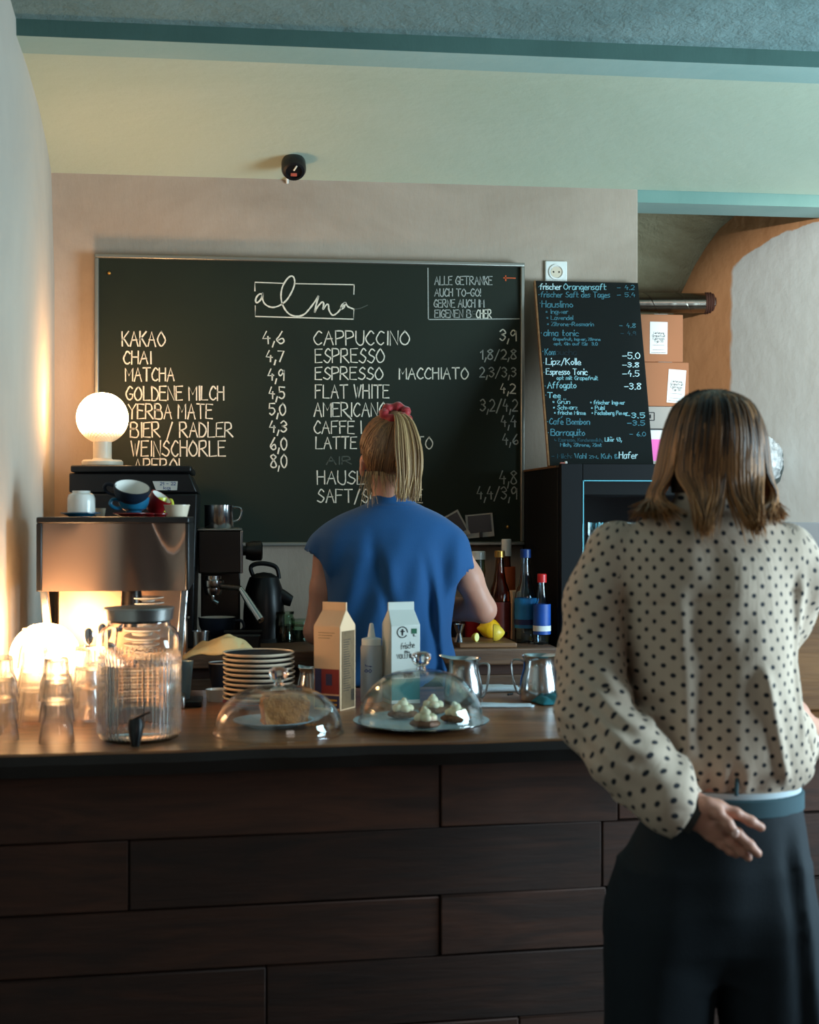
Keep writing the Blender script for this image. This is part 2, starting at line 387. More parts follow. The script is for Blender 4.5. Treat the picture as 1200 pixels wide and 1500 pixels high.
L.new(mixcol(nt, n.outputs['Fac'], lin((17,23,16)), lin((30,38,26))), b.inputs['Base Color']); b.inputs['Roughness'].default_value = .62; b.inputs['Specular IOR Level'].default_value = .22
mat('slate_black', (16,19,21), .5, var=.2, vscale=4, spec=.3)
def chalk(name, c, breakup=.35):
    m, nt, b = base(name); L = nt.links; b.inputs['Roughness'].default_value = 1
    n = N(nt, 'ShaderNodeTexNoise', i_Scale=420.0, i_Detail=3.0); L.new(coords(nt), n.inputs['Vector'])
    L.new(mixcol(nt, n.outputs['Fac'], [v*(1-breakup) for v in lin(c)], lin(c)), b.inputs['Base Color'])
chalk('chalk', (228,222,204)); chalk('chalk_mid', (165,168,160)); chalk('chalk_faint', (80,86,78)); chalk('chalk_orange', (200,90,50))
chalk('pen_bright', (215,245,250)); chalk('pen', (150,205,215)); chalk('pen_mid', (80,135,150)); chalk('pen_faint', (40,75,85)); chalk('pen_ghost', (26,42,48))

# ================================================================ the room
def structure(name, mb, m, **k): return tag(mb.build(name, m, **k), kind='structure')
WY = 4.70; WT = 2.545; XL = -.578; XR = PY(935, 500, WY).x
structure('floor', MB().box((1.0, 1.8, -.02), (6, 11, .04)), 'floor_tone')
structure('wall_back', MB().box(((XL-.12+XR)/2, WY+.09, WT/2+.1), (XR-XL+.12, .18, WT+.2)), 'wall_plaster', bevel=.006)
# left wall leans slightly into the room towards the camera
mb = MB(); ys = [-3.5, 2.0, 3.1, 3.74, 4.2, 4.5, 4.75]; xs = [-.42, -.47, -.505, -.528, -.55, -.566, -.582]
vs = []; 
for x, y in zip(xs, ys):
    for z in (0, 1.4, 2.2, 2.9): vs.append((x-(.0 if z < 2.3 else .02), y, z))
mb.add(vs, [(i*4+j, i*4+j+1, (i+1)*4+j+1, (i+1)*4+j) for i in range(6) for j in range(3)])
vs2 = [(v[0]-.15, v[1], v[2]) for v in vs]; mb.add(vs2, [(i*4+j, (i+1)*4+j, (i+1)*4+j+1, i*4+j+1) for i in range(6) for j in range(3)])
structure('wall_left', mb, 'left_plaster')
# ceiling bay between beam and back wall (a little vaulted), beam, front ceiling
BY = 3.60; BZ = 2.625
def slab(name, prof, x0, x1, m, th=.08, nx=2):
    mb = MB(); vs = []
    for k in range(nx+1):
        x = x0+(x1-x0)*k/nx
        vs += [(x, y, z) for y, z in prof]+[(x, y, z+th) for y, z in reversed(prof)]
    n = 2*len(prof); fs = [(k*n+i, k*n+(i+1)%n, (k+1)*n+(i+1)%n, (k+1)*n+i) for k in range(nx) for i in range(n)]
    fs += [tuple(range(n)), tuple(nx*n+i for i in reversed(range(n)))]
    return structure(name, mb.add(vs, fs), m)
slab('ceiling', [(BY+.135, BZ+.002), (3.9, BZ+.004), (4.2, BZ-.006), (4.5, BZ-.04), (WY+.002, WT)], -.75, 3.4, 'ceiling_green')
structure('trim_1', MB().box((1.3, BY+.068, BZ+.09), (4.1, .136, .18)), ['beam_lit', 'beam_shaded'])
bo = bpy.data.objects['trim_1']
for p in bo.data.polygons:
    if p.normal.y < -.5: p.material_index = 1
slab('ceiling_front', [(-3.5, 2.70), (2.6, 2.70), (3.3, 2.69), (BY-.001, BZ+.042)], -.75, 3.4, 'ceiling_front')
structure('trim_2', MB().box(((XR+3.4)/2, WY+.09, WT-.0), (3.4-XR, .17, .084)), ['beam_lit', 'beam_shaded'])
bo = bpy.data.objects['trim_2']; bo.data.materials[1] = MATS['lintel_shaded']  # lintel front in a darker colour for shade, underside in the lit one
for p in bo.data.polygons:
    if p.normal.y < -.5: p.material_index = 1
# side room: washed orange wall with a white arched field, brown vault running up to it
A = P(925, 750, 6.05); B = P(1330, 750, 4.75); A.z = B.z = 0
ux = (B-A).normalized(); LW = (B-A).length; nrm = Vector((ux.y, -ux.x, 0))
m, nt, b = base('painted_arch'); L = nt.links; b.inputs['Roughness'].default_value = .9; b.inputs['Specular IOR Level'].default_value = .2
def arch_u(px, py):
    q = ray_plane(px, py, A, nrm); return (q-A).dot(ux), q.z
u0, _ = arch_u(1069, 500); uu, zz = arch_u(1215, 320); _, zs = arch_u(1069, 405)
tc = nt.nodes.new('ShaderNodeTexCoord'); sp = nt.nodes.new('ShaderNodeSeparateXYZ')
dn = N(nt, 'ShaderNodeTexNoise', i_Scale=9.0, i_Detail=5.0); L.new(tc.outputs['Object'], dn.inputs['Vector'])
ad = N(nt, 'ShaderNodeVectorMath', operation='MULTIPLY_ADD'); ad.inputs[1].default_value = (.05,0,.05); L.new(dn.outputs['Color'], ad.inputs[0]); L.new(tc.outputs['Object'], ad.inputs[2]); L.new(ad.outputs[0], sp.inputs[0])
def math_(op, a, b_=None, clamp=False):
    q = N(nt, 'ShaderNodeMath', operation=op); q.use_clamp = clamp
    for i, v in enumerate((a, b_)):
        if v is None: continue
        if isinstance(v, (int, float)): q.inputs[i].default_value = v
        else: L.new(v, q.inputs[i])
    return q.outputs[0]
du = math_('DIVIDE', math_('SUBTRACT', uu+.025, sp.outputs[0]), uu-u0)
dz = math_('DIVIDE', math_('MAXIMUM', math_('SUBTRACT', sp.outputs[2], zs+.025), 0.0), zz-zs)
rr = math_('POWER', math_('ADD', math_('POWER', math_('MAXIMUM', du, 0.0), 2.0), math_('POWER', dz, 2.0)), .5)
fac = math_('MULTIPLY', math_('SUBTRACT', 1.0, rr), 30.0, True)
n = N(nt, 'ShaderNodeTexNoise', i_Scale=2.2, i_Detail=7.0, i_Roughness=.6); L.new(coords(nt, (1,1,.5)), n.inputs['Vector'])
org = mixcol(nt, n.outputs['Fac'], lin((176,122,80)), lin((206,156,112))); wht = mixcol(nt, n.outputs['Fac'], lin((188,194,190)), lin((212,218,218)))
L.new(mixcol(nt, fac, org, wht), b.inputs['Base Color'])
n2 = N(nt, 'ShaderNodeTexNoise', i_Scale=12.0, i_Detail=8.0); L.new(coords(nt), n2.inputs['Vector'])
bp = N(nt, 'ShaderNodeBump', i_Strength=.3, i_Distance=.02); L.new(n2.outputs['Fac'], bp.inputs['Height']); L.new(bp.outputs[0], b.inputs['Normal'])
wr = MB().box((LW/2, .06, 1.5), (LW, .12, 3.0)).build('wall_right', m); wr.location = A; wr.rotation_euler = (0,0,math.atan2(ux.y, ux.x)); tag(wr, kind='structure')
# ledge line across the white field
zl = ray_plane(1180, 765, A, nrm).z
lg = MB().box(((u0+LW)/2, -.011, zl-.35), (LW-u0, .02, .70)).build('trim_3', mat('panel_paint', (176,190,200), .6, var=.04), bevel=.003)
lg.location = A; lg.rotation_euler = wr.rotation_euler; tag(lg, kind='structure')
# vault: swept from the curve on the orange wall towards the left
cur = [(1250,285),(1150,292),(1100,302),(1081,313),(1055,335),(1035,362),(1018,390),(1000,427),(980,480),(968,560),(962,700),(960,900)]
crv = [ray_plane(x, y, A, nrm) for x, y in cur]
mb = MB(); k = 0; vs = []
for s in (0, .3, .6, .95):
    for p in crv: vs.append(p+Vector((-1.0, .02, 0))*s+nrm*.002+Vector((0,0,.02*math.sin(s*2))))
n_ = len(crv); mb.add(vs, [(j*n_+i, j*n_+i+1, (j+1)*n_+i+1, (j+1)*n_+i) for j in range(3) for i in range(n_-1)])
o = structure('wall_side', mb, 'vault_plaster'); sm = o.modifiers.new('t', 'SOLIDIFY'); sm.thickness = .05; sm.offset = 1
# ================================================================ bar counter
BARZ = 1.00
bar = thing('bar_counter', 'long wooden bar with live-edge top and reclaimed plank front', 'counter', (0, 2.75, 0))
bl = bar.location
fx = [-.462+.06*i for i in range(51)]
front = [(x, 2.705+.07*(x+.43)/1.1*.95+.006*math.sin(x*9)+.004*math.sin(x*23+1)) for x in fx]
xr = fx[-1]
T = lambda v: v-bl
mb = MB(); mb.prism([(x, y) for x, y in front]+[(xr, 3.63), (-.498, 3.63), (-.478, 3.1)], BARZ-.042, BARZ, T)
mb.build('top', ['bar_top_wood'], bar, bevel=.004)
mb = MB(); vs = []
for x, y in front: vs += [(x, y-.0035, BARZ-.004), (x, y-.012+.004*math.sin(x*31), BARZ-.02), (x, y-.003, BARZ-.044), (x, y+.02, BARZ-.044)]
nn = len(front); mb.add([Vector(v)-bl for v in vs], [(i*4+j, i*4+j+1, i*4+j+5, i*4+j+4) for i in range(nn-1) for j in range(3)])
mb.build('bark_edge', 'dark_edge', bar)
# planks: rows with staggered butt joints (pixel columns of the joints)
def fy(x): return 2.75+.0636*(x+.43)
rows = [(1140-22, 1217, [645, 905]), (1217, 1318, [189, 882, 1080]), (1318, 1407, [645, 888, 1130]), (1407, 1505, [390, 893]), (1505, 1600, [200, 760, 1100]), (1600, 1700, [520, 1000])]
zt = BARZ-.045; 
def zrow(py): return CAMZ-(py-750)/FPX*(2.80)
for r, (ya, yb, js) in enumerate(rows):
    z1 = min(zt, zrow(ya)) if r else zt; z0 = zrow(yb)
    xsn = [-.45]+[ray_plane(j, 1200, Vector((-.43, 2.75, 0)), Vector((.0636, -1, 0)).normalized()).x for j in js]+[2.5]
    for a, b_ in zip(xsn[:-1], xsn[1:]):
        a += .0015; b_ -= .0015; pr = random.uniform(0, .007); tl = random.uniform(-.002, .002)
        q = [Vector((a, fy(a)-pr, z0+.0015)), Vector((b_, fy(b_)-pr, z0+.0015+tl)), Vector((b_, fy(b_)+.03, z0+.0015+tl)), Vector((a, fy(a)+.03, z0+.0015)),
             Vector((a, fy(a)-pr, z1-.0015)), Vector((b_, fy(b_)-pr, z1-.0015+tl)), Vector((b_, fy(b_)+.03, z1-.0015+tl)), Vector((a, fy(a)+.03, z1-.0015))]
        c = sum(q, Vector())/8
        MB().hexa([v-bl for v in q]).build('plank', 'plank_wood', bar, bevel=.002, seg=1, origin=c-bl)
z0 = zrow(1700)
MB().hexa([Vector(v)-bl for v in [(-.45, 2.79, 0), (2.5, 2.97, 0), (2.5, 3.5, 0), (-.45, 3.5, 0), (-.45, 2.79, zt-.0), (2.5, 2.97, zt), (2.5, 3.5, zt), (-.45, 3.5, zt)]]).build('carcass', 'dark_edge', bar)
MB().box((1.0, 2.86-2.75, z0/2), (2.88, .02, z0), math.atan(.0636)).build('kickboard', 'plank_wood', bar)

# ================================================================ back worktop and cupboard
WZ = 1.056; WX1 = .934
wt = thing('back_worktop', 'thick wooden worktop along the back wall below the chalkboard', 'worktop', (.2, 4.37, 0))
MB().box(((-.535+WX1)/2-.2, 0, WZ-.024), (WX1+.535, .65, .048)).build('top', 'worktop_wood', wt, bevel=.005)
zc = WZ-.049; wcab = (WX1+.53)/3
for i in range(3):
    x = -.53+wcab*(i+.5)-.2
    c = MB().box((x, .01, zc/2), (wcab-.004, .58, zc)).build('cupboard', 'plank_wood', wt, bevel=.003)
    MB().box((x, -.29, zc/2+.02), (wcab-.02, .02, zc-.1)).build('door', 'worktop_wood', c, bevel=.003)
# ================================================================ main chalkboard
BYC = WY-.035
tl, br = PY(142, 378, BYC), PY(765, 797, BYC)
X0, X1, Z1, Z0 = tl.x, br.x, 2.273, 1.345
cb = thing('chalkboard', 'large green chalkboard with the white drinks menu, aluminium framed, on the back wall', 'chalkboard', ((X0+X1)/2, BYC, Z0))
cl = cb.location
MB().box((0, .008, (Z1-Z0)/2), (X1-X0-.01, .016, Z1-Z0-.01)).build('panel', 'chalkboard', cb)
fw = .013
for nm, c, d in (('top', (0, 0, Z1-Z0), (X1-X0+fw, .028, fw)), ('bottom', (0, 0, 0), (X1-X0+fw, .034, fw)), ('left', (-(X1-X0)/2, 0, (Z1-Z0)/2), (fw, .028, Z1-Z0-fw)), ('right', ((X1-X0)/2, 0, (Z1-Z0)/2), (fw, .028, Z1-Z0-fw))):
    MB().box(c, d).build('frame_rail', 'aluminium', cb, bevel=.003)
YS = BYC-.0012
def bw(px, py): p = PY(px, py, YS); return p-cl
NB = Vector((0, -1, 0))
def W(t, x0, x1, yb, yt, m='chalk', wd=.0046, y1=None): lettering(t, x0, x1, yb, yb if y1 is None else y1, yb-yt, bw, cb, m, wd, NB)
for t, x0, x1, yb, yt in [('KAKAO',179,242,507,486),('CHAI',181,221,533,515),('MATCHA',184,255,558,539),('GOLDENE MILCH',185,328,586,566),('YERBA MATE',188,311,613,592),
  ('BIER / RADLER',191,341,640,619),('WEINSCHORLE',192,330,668,646),('APEROL',196,272,693,672),
  ('4,6',385,416,503,486),('4,7',390,416,530,514),('4,9',393,416,557,541),('4,5',394,417,584,567),('5,0',395,418,608,591),('4,3',395,420,633,617),('6,0',396,420,659,641),('8,0',397,420,685,666)]: W(t, x0, x1, yb, yt)
for t, x0, x1, yb, yt in [('CAPPUCCINO',460,600,505,485),('ESPRESSO',462,563,531,511),('ESPRESSO',462,561,556,538),('MACCHIATO',585,686,555,539),('FLAT WHITE',462,570,583,564),
  ('AMERICANO',460,567,610,590),('CAFFE` LATTE',460,592,635,617),('LATTE MACCHIATO',463,634,657,640),('HAUSLIMO',465,572,709,690),('SAFT/SCHORLE',465,619,736,717),('3,9',733,756,499,483),('4,2',733,755,576,562)]: W(t, x0, x1, yb, yt, wd=.0041)
for t, x0, x1, yb, yt in [('1,8/2,8',704,756,526,512),('3,2/4,2',704,758,602,585),('4,4',734,756,625,609),('4,6',736,759,651,636),('4,8',732,757,709,690),('4,4/3,9',699,757,731,713)]: W(t, x0, x1, yb, yt, 'chalk_mid', .0042)
W('2,3/3,3',703,756,552,538,'chalk_mid',.0038)
W('AIR',478,515,680,669,'chalk_faint',.004)
for t, x0, x1, yb, yt in [('ALLE GETRANKE',637,721,417,405),('AUCH TO-GO!',637,704,434,423),('GERNE AUCH IM',636,709,450,439),('EIGENEN B',637,690,465,454)]: W(t, x0, x1, yb, yt, 'chalk_mid', .0034)
W('E',692,697,465,456,'chalk_faint',.003); W('CHER',698,720,466,454,'chalk',.0036)
mb = MB()
for pl in [[(627,393),(627.6,468)],[(627.6,468),(761,467)]]: ribbon(mb, [bw(*q) for q in pl], .004, NB)
mb.build('lettering', 'chalk_mid', cb, smooth=0)
mb = MB()
for pl in [[(373.5,426),(373.5,413.5),(415,415)],[(432,415.5),(519,417)],[(519,417),(518.5,431)],[(518.5,454),(518,467.5),(374,463.5),(374,448)]]: ribbon(mb, [bw(*q) for q in pl], .0036, NB)
mb.build('lettering', 'chalk', cb, smooth=0)
al = [(165,270),(130,275),(102,310),(98,345),(115,355),(150,320),(168,262),(165,320),(185,365),(230,395),(280,400),(340,378),(400,330),(450,250),(478,170),(470,110),(440,97),(400,130),(360,200),(345,280),(355,360),(390,430),(440,475),(510,488),(570,470),(620,420),(680,340),(712,290),(690,370),(672,450),(700,400),(745,350),(762,365),(755,420),(790,375),(808,378),(815,430),(850,478),(900,450),(940,400),(970,360),(962,400),(935,418),(935,385),(972,358),(1000,395),(1060,420)]
mb = MB(); ribbon(mb, [bw(360+x/6.667, 390+y/6.667) for x, y in smooth_pts(al, 6)], .0052, NB); mb.build('lettering', 'chalk', cb, smooth=0)
mb = MB(); ribbon(mb, [bw(360+x/6.667, 390+y/6.667) for x, y in smooth_pts([(1060,420),(1120,410),(1190,380)], 6)], .003, NB); mb.build('lettering', 'chalk_faint', cb, smooth=0)
mb = MB(); ribbon(mb, [bw(738,407), bw(755,407.5)], .004, NB); ribbon(mb, [bw(741,404), bw(741,411)], .004, NB); mb.build('lettering', 'chalk_orange', cb, smooth=0)
for x, y in ((160, 400), (744, 772)): MB().ball((0,0,0), .006, 8, 6).build('screw', 'cap_gold', cb, loc=bw(x, y))
# instant photographs
for i, (x, y, wd, ht, rot, lab) in enumerate([(703, 770, .092, .078, -.09, 'instant photo with white border, fully visible, clipped to the chalkboard bottom right'), (665, 772, .078, .09, -.5, 'tilted instant photo half hidden behind the blue shoulder on the chalkboard')]):
    ph = thing('instant_photo', lab, 'photo', PY(x, y, BYC-.006-.005*i), 0, 'instant photos on the chalkboard')
    R = Matrix.Rotation(rot, 3, 'Y')
    MB().box((0,0,0), (wd, .0016, ht), R).build('border', 'photo_white', ph)
    MB().box(R@Vector((0,-.0012,.006)), (wd*.84, .001, ht*.74), R).build('picture', 'photo_dark', ph)
    if i == 0: MB().box((.003,-.004,-.03), (.010, .006, .02)).build('clip', 'black_plastic', ph, bevel=.002)

# ================================================================ socket, smoke detector
sk = thing('wall_socket', 'white square wall socket above the black menu board', 'socket', PY(814.5, 399, WY-.006))
MB().box((0,0,0), (.076, .012, .076)).build('plate', 'white_ceramic', sk, bevel=.004)
wl = MB().lathe([(.026,0),(.026,.004),(.021,.0045),(.020,-.006),(0,-.006)], 28).build('well', 'white_ceramic', sk); wl.rotation_euler = (math.radians(90),0,0); wl.location = (0,-.006,0)
MB().lathe([(.0185,0),(.0185,.001),(0,.001)], 24).build('face', 'cream_ceramic', sk, loc=(0,-.0066,0)).rotation_euler = (math.radians(90),0,0)
mb = MB()
for s in (-1, 1): mb.lathe([(.0028,0),(.0028,.001),(0,.001)], 10, c=(s*.0095, 0, .0012))
mb.build('hole', 'black_matte', sk, loc=(0,-.0068,0)).rotation_euler = (math.radians(90),0,0)
sp_ = PZ(430, 240, 2.56) if False else Vector((0,0,0))
q = ray_plane(430, 238, Vector((0, 4.62, WT+.01)), Vector((0, -.14, -1)).normalized())
sd = thing('ceiling_sensor', 'small round black ceiling sensor above the chalkboard', 'sensor', (q.x, q.y, q.z))
RS = math.radians(-42)
o = MB().lathe([(0,.0),(.036,0),(.039,-.006),(.039,-.04),(.034,-.05),(.026,-.052),(.024,-.046),(0,-.046)], 28).build('housing', 'black_plastic', sd); o.rotation_euler = (RS,0,0)
o = MB().box((0,.012,-.049), (.02,.011,.004)).build('red_lens', mat('lens_red', (170,80,64), .4, var=0), sd, bevel=.001); o.rotation_euler = (RS,0,0)
o = MB().box((.004,-.012,-.049), (.005,.02,.004), .5).build('tab', 'lamp_ceramic', sd, bevel=.001); o.rotation_euler = (RS,0,0)
c0 = PY(424, 252, WY-.03)-q; c1 = PY(421, 268, WY-.004)-q
MB().tube([c0+Vector((.004,-.01,.01)), c0, (c0+c1)/2+Vector((-.004,-.006,0)), c1], .0045, 8).build('cable_stub', 'white_ceramic', sd)

# ================================================================ black menu board leaning on the glass-door fridge
FX0 = .958; FY0 = 4.17; FZ = 1.589
pb = [PY(806, 682, FY0+.10), PY(958, 680, FY0+.10), PY(935, 414, WY-.035), PY(785, 411, WY-.035)]
pb[0].z = pb[1].z = FZ+.003; 
n4 = (pb[1]-pb[0]).cross(pb[3]-pb[0]).normalized()
if n4.y > 0: n4 = -n4
mbd = thing('menu_board', 'narrow black menu board with pale handwriting leaning on top of the fridge', 'menu board', (pb[0]+pb[1])/2)
ml = mbd.location
q4 = [p-ml for p in pb]; back = [p-n4*.009 for p in q4]
MB().hexa([q4[0], q4[1], back[1], back[0], q4[3], q4[2], back[2], back[3]]).build('panel', 'slate_black', mbd, bevel=.002)
e = (q4[3]-q4[0]); sdx = (q4[1]-q4[0]).normalized()
MB().hexa([q4[0]-sdx*.006-n4*.012, q4[0]-sdx*.0005-n4*.012, q4[0]-sdx*.0005+n4*.001, q4[0]-sdx*.006+n4*.001, q4[3]-sdx*.006-n4*.012, q4[3]-sdx*.0005-n4*.012, q4[3]-sdx*.0005+n4*.001, q4[3]-sdx*.006+n4*.001]).build('wooden_edge', 'board_wood', mbd)
pp = pb[0]+n4*.0012
def mw(cx, cy): return ray_plane(770+cx/4.69, 380+cy/4.69, pp, n4)-ml
for t, x0, x1, yb, h, m_ in [('frischer',100,245,206,40,'pen_bright'),('Orangensaft',262,552,206,40,'pen'),('frischer Saft des Tages',105,578,258,36,'pen_mid'),('Hauslimo',112,325,328,44,'pen_mid'),
  ('* Ingwer',140,292,372,28,'pen_mid'),('* Lavendel',146,326,414,28,'pen_mid'),('* Zitrone-Rosmarin',150,468,456,26,'pen_mid'),('alma tonic',126,364,524,40,'pen_mid'),
  ('Grapefruit, Ingwer, Zitrone',190,514,556,18,'pen_mid'),('opt. Gin auf Eis + 3.0',195,494,588,20,'pen_mid'),('Kom',134,205,656,42,'pen_mid'),('bucha',206,350,656,40,'pen_ghost'),
  ('Lipz/Kolle',142,380,722,44,'pen_bright'),('Espresso Tonic',142,424,790,40,'pen_bright'),('opt mit Grapefruit',214,496,826,26,'pen'),('Affogato',152,348,884,42,'pen'),('Tee',152,240,950,36,'pen'),
  ('* Gru"n',188,304,992,30,'pen'),('* Schwarz',192,356,1030,28,'pen'),('* frische Minze',198,412,1064,24,'pen'),('* frischer Ingwer',446,682,994,26,'pen'),('* Pulsi',452,542,1032,26,'pen'),('* Fockeberg Power',456,702,1066,26,'pen'),
  ("Cafe' Bombon",164,440,1132,40,'pen_mid'),('Barraquito',174,408,1208,42,'pen_mid'),('> Espresso, Kondensmilch, ',200,540,1250,22,'pen_faint'),('Liko"r 43,',546,660,1250,26,'pen'),('Milch, Zitrone, Zimt',240,522,1284,22,'pen_mid'),
  ('- Milch:',178,318,1366,30,'pen_faint'),('Wahl zw. Kuh &',338,634,1366,32,'pen_mid'),('Hafer',644,770,1366,44,'pen_bright'),
  ('- 4.2',630,748,208,30,'pen_mid'),('- 5.4',630,752,258,30,'pen_mid'),('- 4.8',645,755,468,28,'pen_mid'),('- 4.9',655,757,520,26,'pen_faint'),('-5.0',668,784,682,42,'pen_bright'),('-3.8',668,778,740,32,'pen_bright'),('-4.5',668,780,804,40,'pen_bright'),('-3.8',680,792,892,42,'pen_bright'),
  ('-3.5',688,818,1088,34,'pen'),('-3.5',700,818,1140,32,'pen_mid'),('- 6.0',716,824,1214,28,'pen_mid')]:
    lettering(t, x0, x1, yb, yb+ (2 if x1-x0>200 else 0), h, mw, mbd, m_, .0030 if h > 30 else .0024, n4)
mb = MB()
for x, y in [(90,188),(92,242),(100,300),(108,505),(118,632),(124,710),(126,776),(134,870),(138,932),(150,1115),(156,1190)]: mb.ball(mw(x, y), .0018, 6, 4)
tag(mb.build('bullet_dot', 'pen_mid', mbd, smooth=0), kind='stuff')
cp = thing('red_clip', 'tiny red and white clip at the foot of the black menu board', 'clip', P(843.5, 680, 4.19))
cp.location.y = FY0+.085; cp.location.z = FZ+.001
MB().box((0,0,.006), (.022,.01,.012)).build('body', mat('clip_red', (190,110,100), .4, var=.1), cp, bevel=.002)
MB().box((.007,0,.010), (.008,.012,.010)).build('tip', 'white_ceramic', cp, bevel=.002)

# fridge
fw_, fd_ = .62, .52
fr = thing('glass_door_fridge', 'black glass-door drinks fridge behind the polka dot customer', 'fridge', (FX0+fw_/2, FY0+fd_/2, 0))
body = MB(); t_ = .03
body.box((-fw_/2+t_/2, 0, FZ/2), (t_, fd_, FZ)); body.box((fw_/2-t_/2, 0, FZ/2), (t_, fd_, FZ)); body.box((0, fd_/2-.015, FZ/2), (fw_-2*t_, .03, FZ))
body.box((0, 0, FZ-.045), (fw_-2*t_, fd_, .09)); body.box((0, 0, .1), (fw_-2*t_, fd_, .2))
body.build('cabinet', 'fridge_black', fr, bevel=.004)
MB().box((-.0, -.0, FZ-.0025), (fw_+.01, fd_+.01, .006)).build('top_edge', 'board_wood', fr)
g0 = PY(850, 704, FY0); gx0 = g0.x-fr.location.x; gz1 = g0.z
dr = MB()
dh = gz1-.2
dr.box(((gx0+fw_/2)/2-fw_/4+ -.0, 0, 0), (.0001,.0001,.0001))
dl = -fw_/2+.004; drr = fw_/2-.004
door = MB(); yy = -fd_/2-.016
door.box(((dl+gx0)/2, yy, (.2+gz1+.05)/2), (gx0-dl, .03, gz1+.05-.2)); door.box(((drr-.09+drr)/2, yy, (.2+gz1+.05)/2), (.09, .03, gz1+.05-.2))
door.box(((gx0+drr-.09)/2, yy, gz1+.025), (drr-.09-gx0, .03, .05)); door.box(((gx0+drr-.09)/2, yy, .25), (drr-.09-gx0, .03, .1))
d_ = door.build('door', 'fridge_black', fr, bevel=.002)
gw = drr-.09-gx0
MB().box((gx0+gw/2, yy, (.3+gz1)/2), (gw, .012, gz1-.3)).build('pane', 'clear_glass', d_)
rim = MB()
rim.box((gx0+.002, yy-.0165, (.3+gz1)/2), (.003,.002,gz1-.3)); rim.box((gx0+gw/2, yy-.0165, gz1-.001), (gw,.002,.003)); rim.build('pane_edge', mat('cyan_edge', (90,170,185), .3, var=0), d_)
for z in (.55, .85, 1.10, 1.36 if False else 1.30): MB().box((0, .0, z), (fw_-2*t_-.01, .40, .006)).build('shelf', 'steel_soft', fr)
wall_gl = None
def tumbler_glass(h=.115, r=.031):
    return MB().lathe([(0,0),(r*.82,0),(r*.9,.006),(r,h),(r-.002,h),(r*.9-.002,.012),(0,.012)], 18)
first = None
for r_ in range(2):
    for i in range(5):
        x = gx0+.03+i*.062; y = -fd_/2+.07+r_*.08
        lab = '%s small drinking glass from the left, %s row behind the fridge door' % (['first','second','third','fourth','fifth'][i], ['front','rear'][r_])
        loc = (fr.location.x+x, fr.location.y+y, 1.3035)
        if x > drr-.12: continue
        if first is None:
            first = tag(tumbler_glass().build('drinking_glass', glass('shelf_glass', (.8,.97,1)), smooth=35), lab, 'glass', 'glasses inside the fridge'); first.location = loc
        else: dup(first, loc, label=lab)
# added cool fill inside the fridge, stands in for a cyan window reflection
l = bpy.data.lights.new('fridge_fill', 'AREA'); l.shape = 'RECTANGLE'; l.size = .35; l.size_y = .03; l.energy = 1.6; l.color = (.45,.85,1)
lo = bpy.data.objects.new('fridge_fill', l); COL.objects.link(lo); lo.location = (fr.location.x+.02, FY0+.06, FZ-.095)

# ================================================================ duct, boxes on a shelf unit in the side room
c0 = ray_plane(1038, 444, A, nrm)
dc = thing('ventilation_duct', 'silver spiral ventilation duct running into the orange wall', 'duct', tuple(c0))
dirx = Vector((-CS, SN, 0)); pts = []; rad = []
Rr = 14.5/FPX*((c0.x*SN+c0.y*CS))
for i in range(121):
    s = i/120*1.2-.16; pts.append(dirx*s-dirx*.02); rad.append(Rr*(1+.018*max(0, math.cos((s*2*math.pi)/.085)-.85)/.15))
MB().tube(pts, rad, 28).build('pipe', 'duct', dc, smooth=60)
# spiral seam
mb = MB(); sp = []
yv = Vector((0,0,1)); zv = dirx.cross(yv)
for i in range(400):
    s = i/400*1.05; a = s/.13*2*math.pi; sp.append(dirx*s+yv*math.cos(a)*(Rr+.0005)+zv*math.sin(a)*(Rr+.0005))
mb.tube(sp, .0016, 5).build('seam', 'duct', dc)
mb = MB()
for i in range(5): s = -.022+i*.009; mb.tube([dirx*(s-.006), dirx*(s-.003), dirx*s, dirx*(s+.003)], [Rr*1.0, Rr*1.09, Rr*1.09, Rr*1.0], 28)
tag(mb.build('collar', 'rust', dc, smooth=60), kind='stuff')
SYB = 4.98
su = thing('shelf_unit', 'grey shelf unit behind the fridge that carries the parcels', 'shelf', (1.62, SYB+.14, 0))
zb = PY(960, 676, SYB).z
MB().box((0, 0, zb-.012), (.50, .30, .024)).build('board', 'grey_carton', su, bevel=.002)
for s in (-1, 1): MB().box((s*.235, 0, (zb-.024)/2), (.024, .30, zb-.024)).build('side_panel', 'grey_carton', su)
def carton(name, lab, cat, px0, px1, py0, py1, Y, dep, m, rz=0, group=None, zbase=None):
    a = PY(px0, py1, Y); b_ = PY(px1, py0, Y); z0_ = a.z if zbase is None else zbase
    t = thing(name, lab, cat, ((a.x+b_.x)/2, Y+dep/2, z0_), rz, group)
    return t, b_.x-a.x, b_.z-z0_
